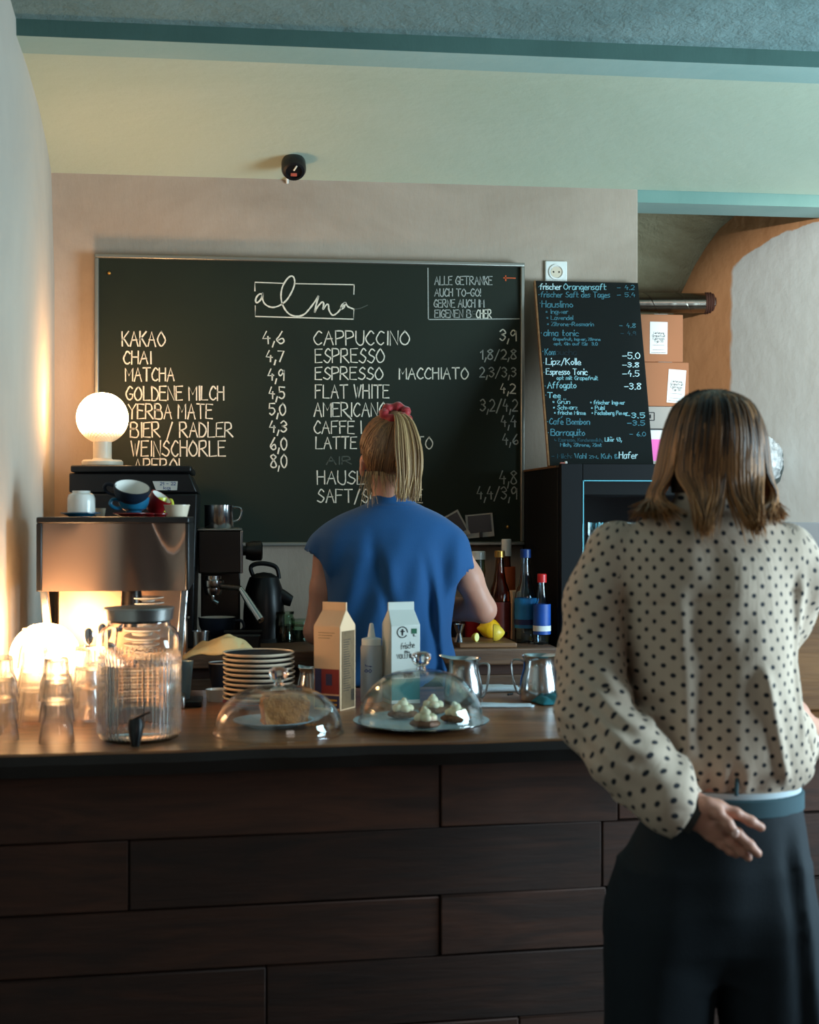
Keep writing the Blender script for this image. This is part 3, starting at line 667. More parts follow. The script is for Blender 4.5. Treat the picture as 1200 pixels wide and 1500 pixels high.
def shipping_box(lab, px0, px1, py0, py1, Y, lx, ly, lw, lh, rot, zb_):
    t, w_, h_ = carton('cardboard_box', lab, 'box', px0, px1, py0, py1, Y, .2, None, zbase=zb_, group='cardboard boxes with white labels')
    MB().box((0,0,h_/2), (w_, .2, h_)).build('carton', 'cardboard', t, bevel=.003)
    MB().box((0,-.0,h_+.0006), (.05,.2,.0012)).build('tape', 'grey_carton', t)
    sc = 1/FPX*(Y/CS); R = Matrix.Rotation(rot, 3, 'Y')
    c = PY(lx, ly, Y-.001)-t.location; c = Vector((c.x, -.1015, c.z))
    lb = MB().box((0,0,0), (lw*sc, .001, lh*sc), R).build('label', 'paper_white', t, loc=c)
    def lf(u, v): return R@Vector((u*sc, -.0009, -v*sc))
    for tx, hw, y, h in (('Lieferung',8,-9,3),('Grapefruit',10,-4.5,3.4),('Espresso',9,-.5,3.4),('Typ 50',7,3.5,3.4)): lettering(tx, -hw, hw, y+3, y+3, h, lf, lb, 'ink', .0012, NB)
    mb = MB()
    for y in (11, 18): ribbon(mb, [lf(-9,y), lf(9,y)], .0012, NB)
    ribbon(mb, [lf(-11,22), lf(11,22)], .0015, NB); mb.build('rule', 'ink', lb, smooth=0)
    return t, h_
z1_ = PY(960, 628, SYB).z; z2_ = PY(960, 594, SYB).z; z3_ = PY(960, 531, SYB).z
t, w_, h_ = carton('pink_folder_box', 'white box file with bright pink front lowest in the parcel stack', 'box file', 930, 1010, 630, 676, SYB, .2, None, zbase=zb)
MB().box((0,0,h_/2), (w_, .2, h_)).build('case', 'paper_white', t, bevel=.002)
MB().box((-w_*.1,-.1015,h_*.36), (w_*.7,.002,h_*.68)).build('pink_panel', 'pink_card', t)
zz1 = zb+h_
t, w_, h_ = carton('grey_carton_box', 'pale grey carton with small black square mark under the cardboard boxes', 'box', 930, 1012, 596, 626, SYB, .2, None, zbase=zz1+.004)
MB().box((0,0,h_/2), (w_, .2, h_)).build('carton', 'grey_carton', t, bevel=.002)
MB().box((0,0,-.002), (w_+.01, .21, .004)).build('base_tray', 'black_matte', t)
c = PY(953, 610, SYB)-t.location
mk = MB(); s_ = .014
for a_, b__ in (((-s_,0),(.003,2*s_)),((s_,0),(.003,2*s_)),((0,-s_),(2*s_,.003)),((0,s_),(2*s_,.003)),((-.002,0),(.008,.014))): mk.box((c.x+a_[0], -.1008, c.z+a_[1]), (b__[0], .0012, b__[1]))
mk.build('printed_mark', 'ink', t)
zz2 = zz1+.004+h_
t, h_ = shipping_box('lower brown cardboard box with a tilted white label', 940, 1009.5, 531, 594, SYB, 991, 566, 27, 50, .07, zz2+.001)
t, h2 = shipping_box('upper brown cardboard box with a straight white label', 936, 1001, 461, 530, SYB+.01, 965, 495, 27, 48, .01, zz2+h_+.002)
# crumpled bundle on the wall of the side room
fb = ray_plane(1116, 674, A+nrm*.09, nrm)
mb = MB(); mb.ball((0,0,0), (.072,.07,.082), 40, 26, lambda d: .16*mnoise.noise(d*3.2)+.16*abs(mnoise.noise(d*7))).tube([(0,0,0),tuple(-nrm*.10)], .01, 6)
fo = tag(mb.build('crumpled_bundle', 'foil', smooth=20, loc=fb), 'crumpled silvery white bundle on the white wall, peeking out behind the long hair', 'bundle')

# ================================================================ globe lamps
def globe_lamp(loc, lab, base_h=.052, R=.0745):
    t = thing('globe_lamp', lab, 'lamp', loc, 0, 'glowing globe lamps')
    MB().lathe([(0,0),(.056,0),(.060,.004),(.060,.014),(.055,.019),(.030,.020),(.027,.024),(.027,base_h+.024),(0,base_h+.024)], 40).build('base', 'lamp_ceramic', t)
    mb = MB(); n, m_ = 64, 40; vs = []; uvs = []
    for i in range(m_+1):
        th = math.pi*(.93*i/m_)  # open at bottom
        for k in range(n):
            a = 2*math.pi*k/n; b_ = (math.cos(k*math.pi/2*1)*math.cos(i*math.pi/2)); 
            r = R*(1+.012*(1 if (i+k) % 2 == 0 else -1)*(1 if .1 < i/m_ < .97 else 0))
            vs.append((r*math.sin(th)*math.cos(a), r*math.sin(th)*math.sin(a), r*math.cos(th)))
    fs = [(i*n+k, (i+1)*n+k, (i+1)*n+(k+1)%n, i*n+(k+1)%n) for i in range(m_) for k in range(n)]
    o = mb.add(vs, fs).build('lamp_shade', 'lamp_shade_glass', t, loc=(0,0,base_h+.018+R*.97), smooth=80)
    me = o.data; uv = me.uv_layers.new(name='uv'); arr = np.zeros((len(me.loops), 2)); li = 0
    for p in me.polygons:
        i, k = divmod(p.index, n)
        for dv, (ii, kk) in zip(range(4), ((i,k),(i+1,k),(i+1,k+1),(i,k+1))):
            arr[p.loop_start+dv] = ((ii+kk)*.0455/2*.9, (ii-kk)*.0455/2*.9)
    uv.data.foreach_set('uv', arr.ravel())
    return t
BOXZ = PY(190, 682, 4.17).z
globe_lamp(PY(150, 682, 4.26).xy.to_3d()+Vector((0,0,BOXZ)), 'glowing round glass lamp on a cream base on top of the black machine')
LP2 = P(66, 963, 3.10)
g2 = globe_lamp((LP2.x, LP2.y, BARZ), 'glowing globe lamp standing on the bar behind the upturned glasses', base_h=LP2.z-BARZ-.018-.0745*.97)
[c for c in g2.children if c.name.startswith('lamp_shade')][0].data.materials[0] = MATS['lamp_shade_dim']
# lamp cord
lc = PY(150, 682, 4.26); q = [P(166, 677, 4.24), P(175, 683, 4.20), P(180, 693, 4.16), P(184, 706, 4.14), P(186, 760, 4.13)]
q[0].z = BOXZ+.012
tag(MB().tube(smooth_pts([tuple(v) for v in q], 6), .005, 8).build('lamp_cord', 'lamp_ceramic'), 'cream cord of the globe lamp hanging over the black machine', 'cord')

# ================================================================ black machine carrying the lamp
x0 = PY(100, 700, 4.14).x; x1 = PY(283, 700, 4.14).x; zb_ = WZ
bm = thing('coffee_grinder_cabinet', 'wide black machine with sloped side below the globe lamp, taped note on it', 'machine', ((x0+x1)/2, 4.36, WZ))
wd = x1-x0; H = BOXZ-WZ
MB().hexa([Vector(v) for v in [(-wd/2,-.2,0),(wd/2+.0,-.2,0),(wd/2+.0,.2,0),(-wd/2,.2,0),(-wd/2,-.2,H-.08),(wd/2+.012,-.2,H-.08),(wd/2+.012,.2,H-.08),(-wd/2,.2,H-.08)]]).build('body', 'black_plastic', bm, bevel=.006)
MB().hexa([Vector(v) for v in [(-wd/2,-.2,H-.078),(wd/2+.012,-.2,H-.078),(wd/2+.012,.2,H-.078),(-wd/2,.2,H-.078),(-wd/2,-.2,H-.022),(wd/2-.012,-.2,H-.022),(wd/2-.012,.2,H-.022),(-wd/2,.2,H-.022)]]).build('hopper', 'black_plastic', bm, bevel=.004)
MB().box((0,0,H-.010), (wd-.01, .42, .020)).build('lid', 'black_plastic', bm, bevel=.005)
lb = PY(242, 711, 4.157)-bm.location
lbm = MB().prism([(-.036,.012),(.036,.012),(.034,-.014),(-.026,-.014)], 0, .0015).build('tape_note', 'tape_white', bm, loc=(lb.x, -.2045, lb.z)); lbm.rotation_euler = (math.radians(90),0,0)
lettering('21 - 22', lb.x-.014, lb.x+.03, lb.z+.001, lb.z+.001, -.008, lambda u, v: Vector((u, -.2065, v)), bm, 'ink_blue', .0015, NB)
lettering('kg', lb.x-.004, lb.x+.014, lb.z-.011, lb.z-.011, -.008, lambda u, v: Vector((u, -.2065, v)), bm, 'ink_blue', .0015, NB)

# ================================================================ espresso machine seen from its back
EY = 3.27
a = PY(53, 757, EY); b_ = PY(277, 757, EY); ex0, ex1, ez1 = a.x, b_.x, 1.4385
em = thing('espresso_machine', 'espresso machine with a brushed steel back panel standing on the bar beside the left wall', 'coffee machine', ((ex0+ex1)/2, EY+.19, BARZ))
W2 = (ex1-ex0)/2; ZT = ez1-BARZ; ZP = PY(160, 866, EY).z-BARZ
MB().box((0,0,ZT-.007), (2*W2,.38,.014)).build('top_tray', 'black_plastic', em, bevel=.003)
MB().box((-W2+.006,0,(ZT-.014+ZP)/2), (.012,.38,ZT-.014-ZP)).build('side_panel', 'black_plastic', em, bevel=.002)
MB().box((W2-.004,0,(ZT-.014+ZP)/2), (.008,.38,ZT-.014-ZP)).build('side_panel', 'black_plastic', em, bevel=.002)
# gently bowed panel
mb = MB(); vs = []; nn = 24
for i in range(nn+1):
    x = -W2+.013+(2*W2-.022)*i/nn; y = -.19+.003+.0*(i/nn)+.004*math.sin(i/nn*9)*(.2+i/nn)
    vs += [(x, y-.002, ZP), (x, y+.004, ZT-.0145), (x, y+.012, ZT-.0145), (x, y+.012, ZP)]
mb.add(vs, [(i*4+j, i*4+4+j, i*4+4+(j+1)%4, i*4+(j+1)%4) for i in range(nn) for j in range(4)]+[(0,1,2,3), tuple(nn*4+j for j in (3,2,1,0))])
mb.build('back_panel', 'panel_steel', em, smooth=50)
MB().box((0,.03,ZP+.03), (2*W2-.03,.30,.05)).build('group_housing', 'steel_soft', em, bevel=.004)
for s in (-1, 1):
    MB().hexa([Vector(v) for v in [(s*W2*.80-.008,-.14,0),(s*W2*.80+.008,-.14,0),(s*W2*.80+.008,-.11,0),(s*W2*.80-.008,-.11,0),(s*W2*.93-.008,-.16,ZP),(s*W2*.93+.008,-.16,ZP),(s*W2*.93+.008,-.13,ZP),(s*W2*.93-.008,-.13,ZP)]]).build('leg', 'steel', em, bevel=.002)
MB().box((0,.12,ZP/2), (2*W2-.03,.10,ZP)).build('inner_panel', mat('warm_steel', (205,170,145), .3, 1, var=.05), em, bevel=.004)
MB().box((0,0,.015), (2*W2-.02,.36,.03)).build('drip_tray', 'steel_soft', em, bevel=.004)
gx = W2-.005
MB().box((gx,-.10,ZP-.035), (.004,.16,.07)).build('side_glass', 'clear_glass', em)
# saucers stacked on the drip tray
ORD = [0,'first','second','third','fourth','fifth','sixth','seventh','eighth','ninth','tenth','eleventh','twelfth','thirteenth','fourteenth','fifteenth','sixteenth','seventeenth','eighteenth']
s0 = None; n_s = 18
sx = PY(206, 866, EY+.05).x
for i in range(n_s):
    loc = (sx+random.uniform(-.0015,.0015), EY+.115, BARZ+.0315+i*.0123)
    if s0 is None:
        s0 = tag(MB().lathe([(0,.0),(.028,0),(.030,.003),(.050,.0085),(.0505,.0105),(.028,.006),(0,.0055)], 36).build('saucer', 'white_ceramic'), 'lowest white saucer of the stack under the steel machine panel', 'saucer', 'white saucers stacked inside the espresso machine'); s0.location = loc
    else: dup(s0, loc, label='white saucer in the stack under the steel machine panel, %s from the top' % ORD[n_s-i])
# round steel lid / filter leaning, portafilter handle, steel jugs
tl_ = P(192, 905, 3.12)
MB().lathe([(0,-.02),(.018,-.018),(.028,-.006),(.029,.010),(.025,.022),(.022,ZP-.2),(0,ZP-.2)], 36).build('group_head', 'dark_steel', em, loc=(tl_.x-em.location.x-.012, -.10, .205))
# ================================================================ crockery on top of the espresso machine
MT = BARZ+ZT+.0005
def cup(R=.038, H=.05, m='white_ceramic', inner='white_ceramic', handle=True, name='cup', lab='', group=None, loc=(0,0,0)):
    t = thing(name, lab, 'cup', loc, 0, group)
    MB().lathe([(0,0),(R*.5,0),(R*.52,.004),(R*.78,H*.25),(R*.95,H*.6),(R,H),(R-.003,H)], 36).build('outer_wall', m, t)
    MB().lathe([(R-.003,H),(R*.95-.004,H*.6),(R*.74,H*.27),(R*.4,.008),(0,.007)], 36).build('inside', inner, t)
    if handle:
        MB().tube(smooth_pts([(R*.9,0,H*.8),(R*1.35,0,H*.85),(R*1.5,0,H*.55),(R*1.2,0,H*.3),(R*.8,0,H*.3)], 5), .0045, 8).build('handle', m, t)
    return t
def plate(R, m, lab, name='plate', cat='plate', loc=(0,0,0), group=None, h=.014):
    o = tag(MB().lathe([(0,0),(R*.6,0),(R*.64,.002),(R*.93,h*.7),(R,h-.002),(R,h),(R*.95,h),(R*.62,.006),(0,.005)], 44).build(name, m), lab, cat, group); o.location = loc; return o
q = PY(118, 755, EY+.12); y1 = EY+.12
plate(.046, 'blue_glaze', 'turquoise saucer under the stacked white bowls on the steel machine', loc=(q.x, y1, MT), h=.010)
bw0 = None
for i in range(6):
    R_ = .032; loc = (q.x+.002, y1, MT+.0105+i*.0048)
    lab = ['small white espresso bowl upside down, rim in the stack on the turquoise saucer']
    if bw0 is None:
        bw0 = tag(MB().lathe([(R_,0),(R_*.99,.009),(R_*.90,.017),(R_*.66,.021),(R_*.64,.026),(R_*.55,.026),(R_*.52,.022),(0,.022),(0,.020),(R_*.62,.018),(R_*.86,.014),(R_*.95,0)], 36).build('espresso_bowl', 'white_ceramic'), 'lowest upturned small white bowl, directly on the turquoise saucer', 'bowl', 'upturned white bowls on the steel machine'); bw0.location = loc
    else: dup(bw0, loc, label='upturned small white bowl, %s of the stack on the turquoise saucer' % ['','second from the bottom','third from the bottom','third from the top','second from the top','topmost'][i])
q = PY(187, 752, EY+.10)
q.y = EY+.13
plate(.044, 'red_glaze', 'red saucer beneath the stacked blue cups', loc=(q.x+.008, q.y, MT), h=.009)
c1 = cup(.037, .036, 'blue_glaze', 'white_ceramic', name='blue_cup', lab='lower dark blue cup of the leaning pair on the red saucer', loc=(q.x+.012, q.y, MT+.0095), group='blue cups on the steel machine'); c1.rotation_euler = (0,0,math.radians(200))
c2 = cup(.043, .040, 'navy_glaze', 'white_ceramic', name='blue_cup', lab='upper navy cup with white inside tilted over the lower one', loc=(q.x+.004, q.y-.002, MT+.034), group='blue cups on the steel machine'); c2.rotation_euler = (math.radians(22), math.radians(7), math.radians(190))
c2.rotation_euler = (math.radians(24), math.radians(9), 0); [c for c in c2.children if c.name.startswith('handle')][0].rotation_euler = (0,0,math.radians(172))
q = PY(222, 752, EY+.2); q.y = EY+.2
c3 = cup(.028, .045, 'red_glaze', 'white_ceramic', name='red_cup', lab='red cup with white inside lying behind the blue cups', loc=(q.x, q.y, MT+.012)); c3.rotation_euler = (math.radians(15), math.radians(35), 0)
for k, xx in enumerate((222, 234)):
    p_ = PY(xx, 752, EY+.10); plate(.02, 'red_glaze', ['small red dish beside the red saucer', 'outermost small red dish next to the white bowl'][k], name='red_dish', cat='dish', loc=(p_.x, EY+.07, MT), h=.008, group='small red dishes')
q = PY(234, 750, EY+.22); c4 = cup(.020, .046, 'yellow_glaze', 'yellow_glaze', name='yellow_cup', lab='small yellow espresso cup behind the white bowl', loc=(q.x, EY+.22, MT))
q = PY(259, 750, EY+.12)
tag(MB().lathe([(0,0),(.024,0),(.030,.026),(.031,.026),(.031,.028),(.0285,.028),(.022,.004),(0,.004)], 36).build('white_bowl', 'cream_ceramic', loc=(q.x, EY+.12, MT)), 'flared white bowl at the right edge of the steel machine top', 'bowl')
q = PY(147, 750, EY+.2)
tag(MB().lathe([(0,0),(.010,0),(.013,.020),(.012,.020),(.009,.002),(0,.002)], 24).build('small_cup', 'cream_ceramic', loc=(q.x, EY+.2, MT)), 'tiny pale cup behind the turquoise saucer', 'cup')

# ================================================================ second machine with group head and portafilter
GY = 4.2
a = PY(289, 777, GY); b_ = PY(355, 777, GY); gz = PY(315, 777, GY).z
gm = thing('group_machine', 'dark steel coffee machine with chrome portafilter behind the plates', 'coffee machine', ((a.x+b_.x)/2, GY+.18, WZ))
w2 = (b_.x-a.x)/2; HT = gz-WZ; HB = PY(315, 840, GY).z-WZ
MB().box((0,0,(HT+HB)/2), (2*w2-.006,.36,HT-HB)).build('head_box', 'dark_steel', gm, bevel=.004)
MB().box((w2-.002,-.178,(HT+HB)/2), (.008,.012,HT-HB)).build('chrome_edge', 'steel', gm, bevel=.002)
MB().box((0,0,HT+.002), (2*w2,.37,.006)).build('top_plate', 'steel_soft', gm, bevel=.002)
MB().box((0,.12,HB/2), (2*w2-.01,.12,HB)).build('column', 'dark_steel', gm, bevel=.004)
MB().box((0.0,-.03,.012), (2*w2,.30,.024)).build('drip_tray', 'black_plastic', gm, bevel=.003)
k = PY(369, 807, GY+.04)-gm.location
MB().tube([(w2,k.y,k.z),(w2+.012,k.y,k.z)], .014, 14).build('steam_spindle', 'black_plastic', gm)
kn = MB().tube([(w2+.010,k.y,k.z),(w2+.03,k.y,k.z),(w2+.056,k.y,k.z),(w2+.060,k.y,k.z)], [.024,.03,.029,.022], 20).build('steam_knob', 'black_plastic', gm)
g = PY(322, 862, GY-.03)-gm.location
MB().lathe([(0,0),(.028,0),(.031,.006),(.031,.022),(.024,.026),(.024,.036),(0,.036)], 28, c=(g.x-.02, g.y+.03, g.z+.0)).build('group_head', 'steel', gm)
pf = MB().lathe([(0,-.022),(.022,-.020),(.027,-.006),(.027,0),(0,0)], 28, c=(g.x-.02, g.y+.03, g.z)).tube([(g.x-.02,g.y+.03,g.z-.02),(g.x-.02,g.y+.03,g.z-.036),(g.x-.005,g.y+.03,g.z-.044)], .006, 8)
pf = pf.build('portafilter', 'steel', gm)
h0 = Vector((g.x-.0,g.y+.02,g.z+.006)); h1 = PY(352, 862, GY-.05)-gm.location; h2 = PY(383, 910, GY-.10)-gm.location
MB().tube([h0, h1, h1+(h2-h1)*.1], [.010,.008,.007], 12).build('handle_neck', 'dark_steel', gm)
MB().tube([h1, h1+(h2-h1)*.3, h2-(h2-h1)*.04, h2], [.0075,.010,.0125,.009], 14).build('handle', 'steel', gm)
mg = PY(321, 776, GY+.05); mgt = thing('steel_mug', 'small steel mug standing on top of the dark coffee machine', 'mug', (mg.x, GY+.06, WZ+HT+.0055))
MB().lathe([(0,0),(.041,0),(.043,.003),(.043,.066),(.0445,.067),(.0445,.069),(.0415,.069),(.0405,.004),(0,.004)], 40).build('body', 'steel', mgt)
MB().tube(smooth_pts([(.043,0,.063),(.062,0,.060),(.066,0,.045),(.058,0,.026),(.043,0,.020)], 5), .0035, 8).build('handle', 'steel', mgt)
c5 = cup(.055, .062, 'navy_glaze', 'white_ceramic', True, 'large_blue_cup', 'large dark blue cup under the chrome portafilter', None, (PY(318, 900, GY-.04).x, GY+.0, WZ+.0245))
c5.rotation_euler = (0,0,math.radians(-20))
p_ = P(296, 930, 3.9)
for px, py, d_, R_, H_, lab in ((296, 902, 4.16, .026, .055, 'small steel tumbler in front of the dark blue cup'),):
    p_ = P(px, py, d_); 
    tag(MB().lathe([(0,0),(R_*.9,0),(R_,H_),(R_-.001,H_),(R_*.88,.003),(0,.003)], 32).build('steel_tumbler', 'steel', loc=(p_.x, 4.09, WZ+.0005)), lab, 'tumbler')
# black kettle-like grinder at right of the machine
kx = PY(387, 900, 4.33).x
kt = thing('kettle', 'black electric kettle with hooped handle between coffee machine and barista', 'kettle', (kx, 4.36, WZ)); kt.scale = (.80,.80,.95)
MB().lathe([(0,0),(.078,0),(.080,.01),(.078,.10),(.070,.17),(.055,.205),(.03,.218),(0,.222)], 36).build('body', 'black_plastic', kt)
MB().tube(smooth_pts([(-.035,0,.20),(-.05,0,.238),(-.01,0,.25),(.045,0,.238),(.058,0,.2)], 6), .008, 10).build('handle', 'black_plastic', kt)
MB().tube([(.03,0,.155),(.075,-.01,.14),(.105,-.01,.128)], [.03,.024,.018], 14).build('spout', 'black_plastic', kt)
MB().lathe([(0,0),(.084,0),(.084,.012),(0,.012)], 36, c=(0,0,-.0)).build('power_base', 'black_matte', kt)
# dark block at left of barista: knock box
p_ = PY(352, 950, 4.13); kb = thing('knock_box', 'black knock box on the back worktop left of the kettle base', 'knock box', (PY(356, 950, 4.14).x, 4.13, WZ))
MB().box((0,0,.022), (.10,.08,.044)).build('bin', 'black_plastic', kb, bevel=.006); MB().tube([(-.055,0,.048),(.055,0,.048)], .006, 10).build('knock_bar', 'black_matte', kb)
# glass jars left of barista
for i, (px, R_, H_, lab) in enumerate([(416, .034, .085, 'dark glass jar with wire clip left of the barista'), (440, .030, .06, 'low glass jar partly hidden behind the barista arm')]):
    p_ = PY(px, 930, 4.33); t = thing('storage_jar', lab, 'jar', (p_.x, 4.33+.02*i, WZ), 0, 'storage jars left of the barista')
    MB().lathe([(0,0),(R_,0),(R_,H_*.8),(R_*.85,H_*.9),(R_*.85,H_),(R_*.8,H_),(R_*.8,H_*.9),(R_*.94,H_*.78),(R_*.94,.004),(0,.004)], 28).build('glass', 'green_glass', t)
    MB().lathe([(0,.005),(R_*.92,.005),(R_*.92,H_*.6),(0,H_*.6)], 20).build('contents', 'dark_liquid', t)
    MB().lathe([(0,H_),(R_*.9,H_),(R_*.9,H_+.008),(0,H_+.010)], 28).build('lid', 'green_glass', t)
# ================================================================ things right of the barista on the worktop
def bottle(lab, px, pyb, Y, R, H, gm_, capm, lm, lz, neck=.013, name='bottle', band=None, liquid=None, caph=.022):
    p_ = PY(px, pyb, Y); t = thing(name, lab, 'bottle', (p_.x, Y, WZ), 0, 'bottles on the back worktop')
    sh = H*.55; out = [(0,0),(R*.92,0),(R,.006),(R,sh*.92),(R*.93,sh*1.04),(R*.6,sh*1.25),(neck*1.15,sh*1.5),(neck,H-.02),(neck,H-.004)]
    inn = [(max(r-.0022,0), z+.003 if i < 2 else z) for i, (r, z) in enumerate(out[1:])]
    MB().lathe(out+list(reversed(inn))+[(0,.004)], 28).build('glass', gm_, t)
    MB().lathe([(0,H-.006),(neck+.003,H-.006),(neck+.003,H-.004+caph),(neck+.001,H-.002+caph),(0,H-.002+caph)], 22).build('cap', capm, t)
    if lm: MB().lathe([(R+.0006,lz[0]),(R+.0006,lz[1])], 32).build('label', lm, t)
    if band: MB().lathe([(R+.0012,lz[0]+.01),(R+.0012,lz[0]+.026)], 32).build('label_band', band, t)
    if liquid: MB().lathe([(0,.006),(R-.0035,.006),(R-.0035,sh*.8),(0,sh*.8)], 22).build('liquid', liquid, t)
    return t
bottle('tall water bottle with blue cap and light blue label', 770, 945, 4.22, .033, .262, 'blue_glass', 'cap_blue', 'label_blue', (.045,.135), band='carton_navy')
bottle('smaller water bottle with red cap and blue label', 794, 945, 4.16, .0255, .19, 'blue_glass', 'cap_red', 'label_deepblue', (.03,.12), neck=.011, band='paper_white')
bottle('amber syrup bottle with gold cap', 732, 940, 4.28, .034, .262, 'amber_glass', 'cap_gold', 'label_red', (.03,.12), caph=.016)
bottle('slim dark bottle with tall white cap behind the syrup', 742, 935, 4.46, .028, .26, 'amber_glass', 'white_ceramic', 'label_orange', (.05,.22), caph=.05)
bottle('squat bottle with white lid behind the blue sleeve', 701, 935, 4.44, .030, .25, 'green_glass', 'white_ceramic', None, (0,0), neck=.02, liquid='dark_liquid')
t = thing('cream_carton', 'narrow cream carton standing between syrup and water bottles', 'carton', (PY(752, 930, 4.34).x+.005, 4.34, WZ)); MB().box((0,0,.075), (.026,.05,.15)).build('body', 'carton_cream', t, bevel=.002); MB().box((0,-.0255,.09), (.016,.001,.05)).build('printed_panel', 'label_red', t)
for px, lab, m_, R_, H_ in ((668, 'dark storage jar with steel lid right of the barista', 'dark_liquid', .032, .085), (692, 'red tin among the jars behind the elbow', 'cap_red', .024, .098)):
    t = thing('jar', lab, 'jar', (PY(px, 930, 4.34).x, 4.36, WZ)); MB().lathe([(0,0),(R_,0),(R_,H_),(0,H_)], 28).build('body', m_, t, bevel=.001); MB().lathe([(0,H_),(R_*1.03,H_),(R_*1.03,H_+.012),(0,H_+.012)], 28).build('lid', 'steel_soft', t)
cbz = WZ
cbt = tag(MB().box((0,0,.007), (.17,.20,.014)).build('cutting_board', 'board_wood', loc=(PY(712, 950, 4.16).x-.01, 4.165, cbz), bevel=.003), 'wooden cutting board with lemons at the worktop front', 'cutting board')
jg = tag(MB().lathe([(0,.026),(.006,.026),(.014,.0),(.012,0),(.006,.024),(.006,.028),(.015,.052),(.0165,.052),(.008,.026)], 28).build('jigger', 'steel', loc=(PY(672, 945, 4.12).x, 4.11, cbz+.0142)), 'small steel jigger on the cutting board beside the blue shirt', 'jigger')
def lemon(lab, px, py, Y, R, m_, cut=False, z=None, rz=.3):
    p_ = PY(px, py, Y); t = thing('lemon', lab, 'lemon', (p_.x, Y, z), rz, 'lemons on the cutting board')
    pf = [(0,-1.28),(.14,-1.2),(.3,-1.0),(.72,-.62),(.92,-.2),(.95,.15),(.8,.55),(.45,.92),(.2,1.1),(.0,1.18)]
    if cut: pf = [(0,-.1),(.93,-.1),(.95,.15),(.8,.55),(.45,.92),(.2,1.1),(.0,1.18)]
    o = MB().lathe([(r*R, q*R) for r, q in pf], 28).build('peel', m_, t, loc=(0,0,R*.93)); o.rotation_euler = (0, math.radians(90), 0)
    if cut:
        o2 = MB().lathe([(0,-.1*R-.0008),(.84*R,-.1*R-.0008)], 28).build('cut_face', mat('lemon_flesh', (225,220,150), .4, var=.1), t, loc=(0,0,R*.93)); o2.rotation_euler = (0, math.radians(90), 0)
    return t
cz = cbz+.0142
lemon('whole yellow lemon at the back of the cutting board', 717, 925, 4.22, .032, 'lemon', z=cz, rz=.2)
lemon('half lemon lying cut side left on the cutting board', 724, 940, 4.12, .027, 'lemon_pale', True, cz, rz=-.15)
lemon('small lemon wedge left of the half lemon', 698, 943, 4.11, .014, 'lemon_pale', True, cz, rz=2.4)

# ================================================================ things on the bar
# plates
pl_top = P(380, 972, 3.25)
px_, py_ = P(379, 990, 3.28).xy; plc = None
for i in range(9):
    loc = (px_+random.uniform(-.002,.002), py_+random.uniform(-.002,.002), BARZ+.0165+i*.0112)
    if plc is None:
        plc = thing('stacked_plate', 'lowest dark blue plate, directly on the red plate of the stack', 'plate', loc, 0, 'dark blue plates stacked on the bar')
        MB().lathe([(.074,.0035),(.0815,.0075),(.0825,.0092),(.0825,.0108),(.0805,.0112),(.078,.010)], 48).build('rim', 'cream_ceramic', plc)
        MB().lathe([(0,0),(.05,0),(.053,.001),(.0745,.0034),(.0812,.0113),(.0795,.0105),(.074,.006),(.05,.0035),(0,.003)], 48).build('dish', 'navy_glaze', plc)
    else: dup(plc, loc, label='dark blue plate in the stack, %s from the bottom among the blue ones' % ORD[i+1])
dup(plc, (px_, py_, BARZ+.0165+9*.0112), label='topmost dark blue plate of the stack on the bar')
plate(.083, 'red_glaze', 'red plate at the bottom of the plate stack', loc=(px_, py_, BARZ), h=.016)
# domes
def dome(px, py, R, H, lab, z0):
    c = PZ(px, py, z0); t = thing('glass_dome', lab, 'glass dome', (c.x, c.y, z0), 0, 'glass cake domes')
    def prof(R, H): return [(R*math.cos(a)**.82 if a < math.pi/2 else 0, H*math.sin(a)**.92) for a in [i*math.pi/2/22 for i in range(23)]]
    o = prof(R, H); i_ = prof(R-.003, H-.003)
    MB().lathe([(R+.002,0),(R+.003,.003),(R+.001,.006)]+o[1:-1]+[(0,H)]+[(0,H-.003)]+list(reversed(i_[:-1]))[0:]+[(R-.003,0)], 64).build('bell', 'clear_glass', t, smooth=60)
    MB().lathe([(0,H-.0005),(.010,H-.0005),(.009,H+.006),(.016,H+.012),(.0205,H+.022),(.019,H+.031),(.012,H+.036),(0,H+.037)], 28).build('knob', 'solid_glass', t, smooth=60)
    return t
dome(408, 1074, .131, .098, 'glass dome over the sponge cake, left of the two domes', BARZ+.0005)
d2 = PZ(617, 1054, BARZ+.016)
pt = thing('serving_plate', 'wide dark-rimmed plate with pale glaze under the glass dome on the right', 'plate', (d2.x, d2.y, BARZ))
MB().lathe([(0,0),(.08,0),(.085,.003),(.138,.012),(.142,.0145),(.1425,.016)], 56).build('underside', 'navy_glaze', pt)
MB().lathe([(.1425,.016),(.140,.0165),(.105,.0092),(.08,.0082),(0,.008)], 56).build('top_glaze', mat('pale_glaze', (170,196,202), .25, var=.06), pt)
dome(617, 1057, .128, .108, 'glass dome over the cream-topped pastries, right of the two domes', BARZ+.0172)
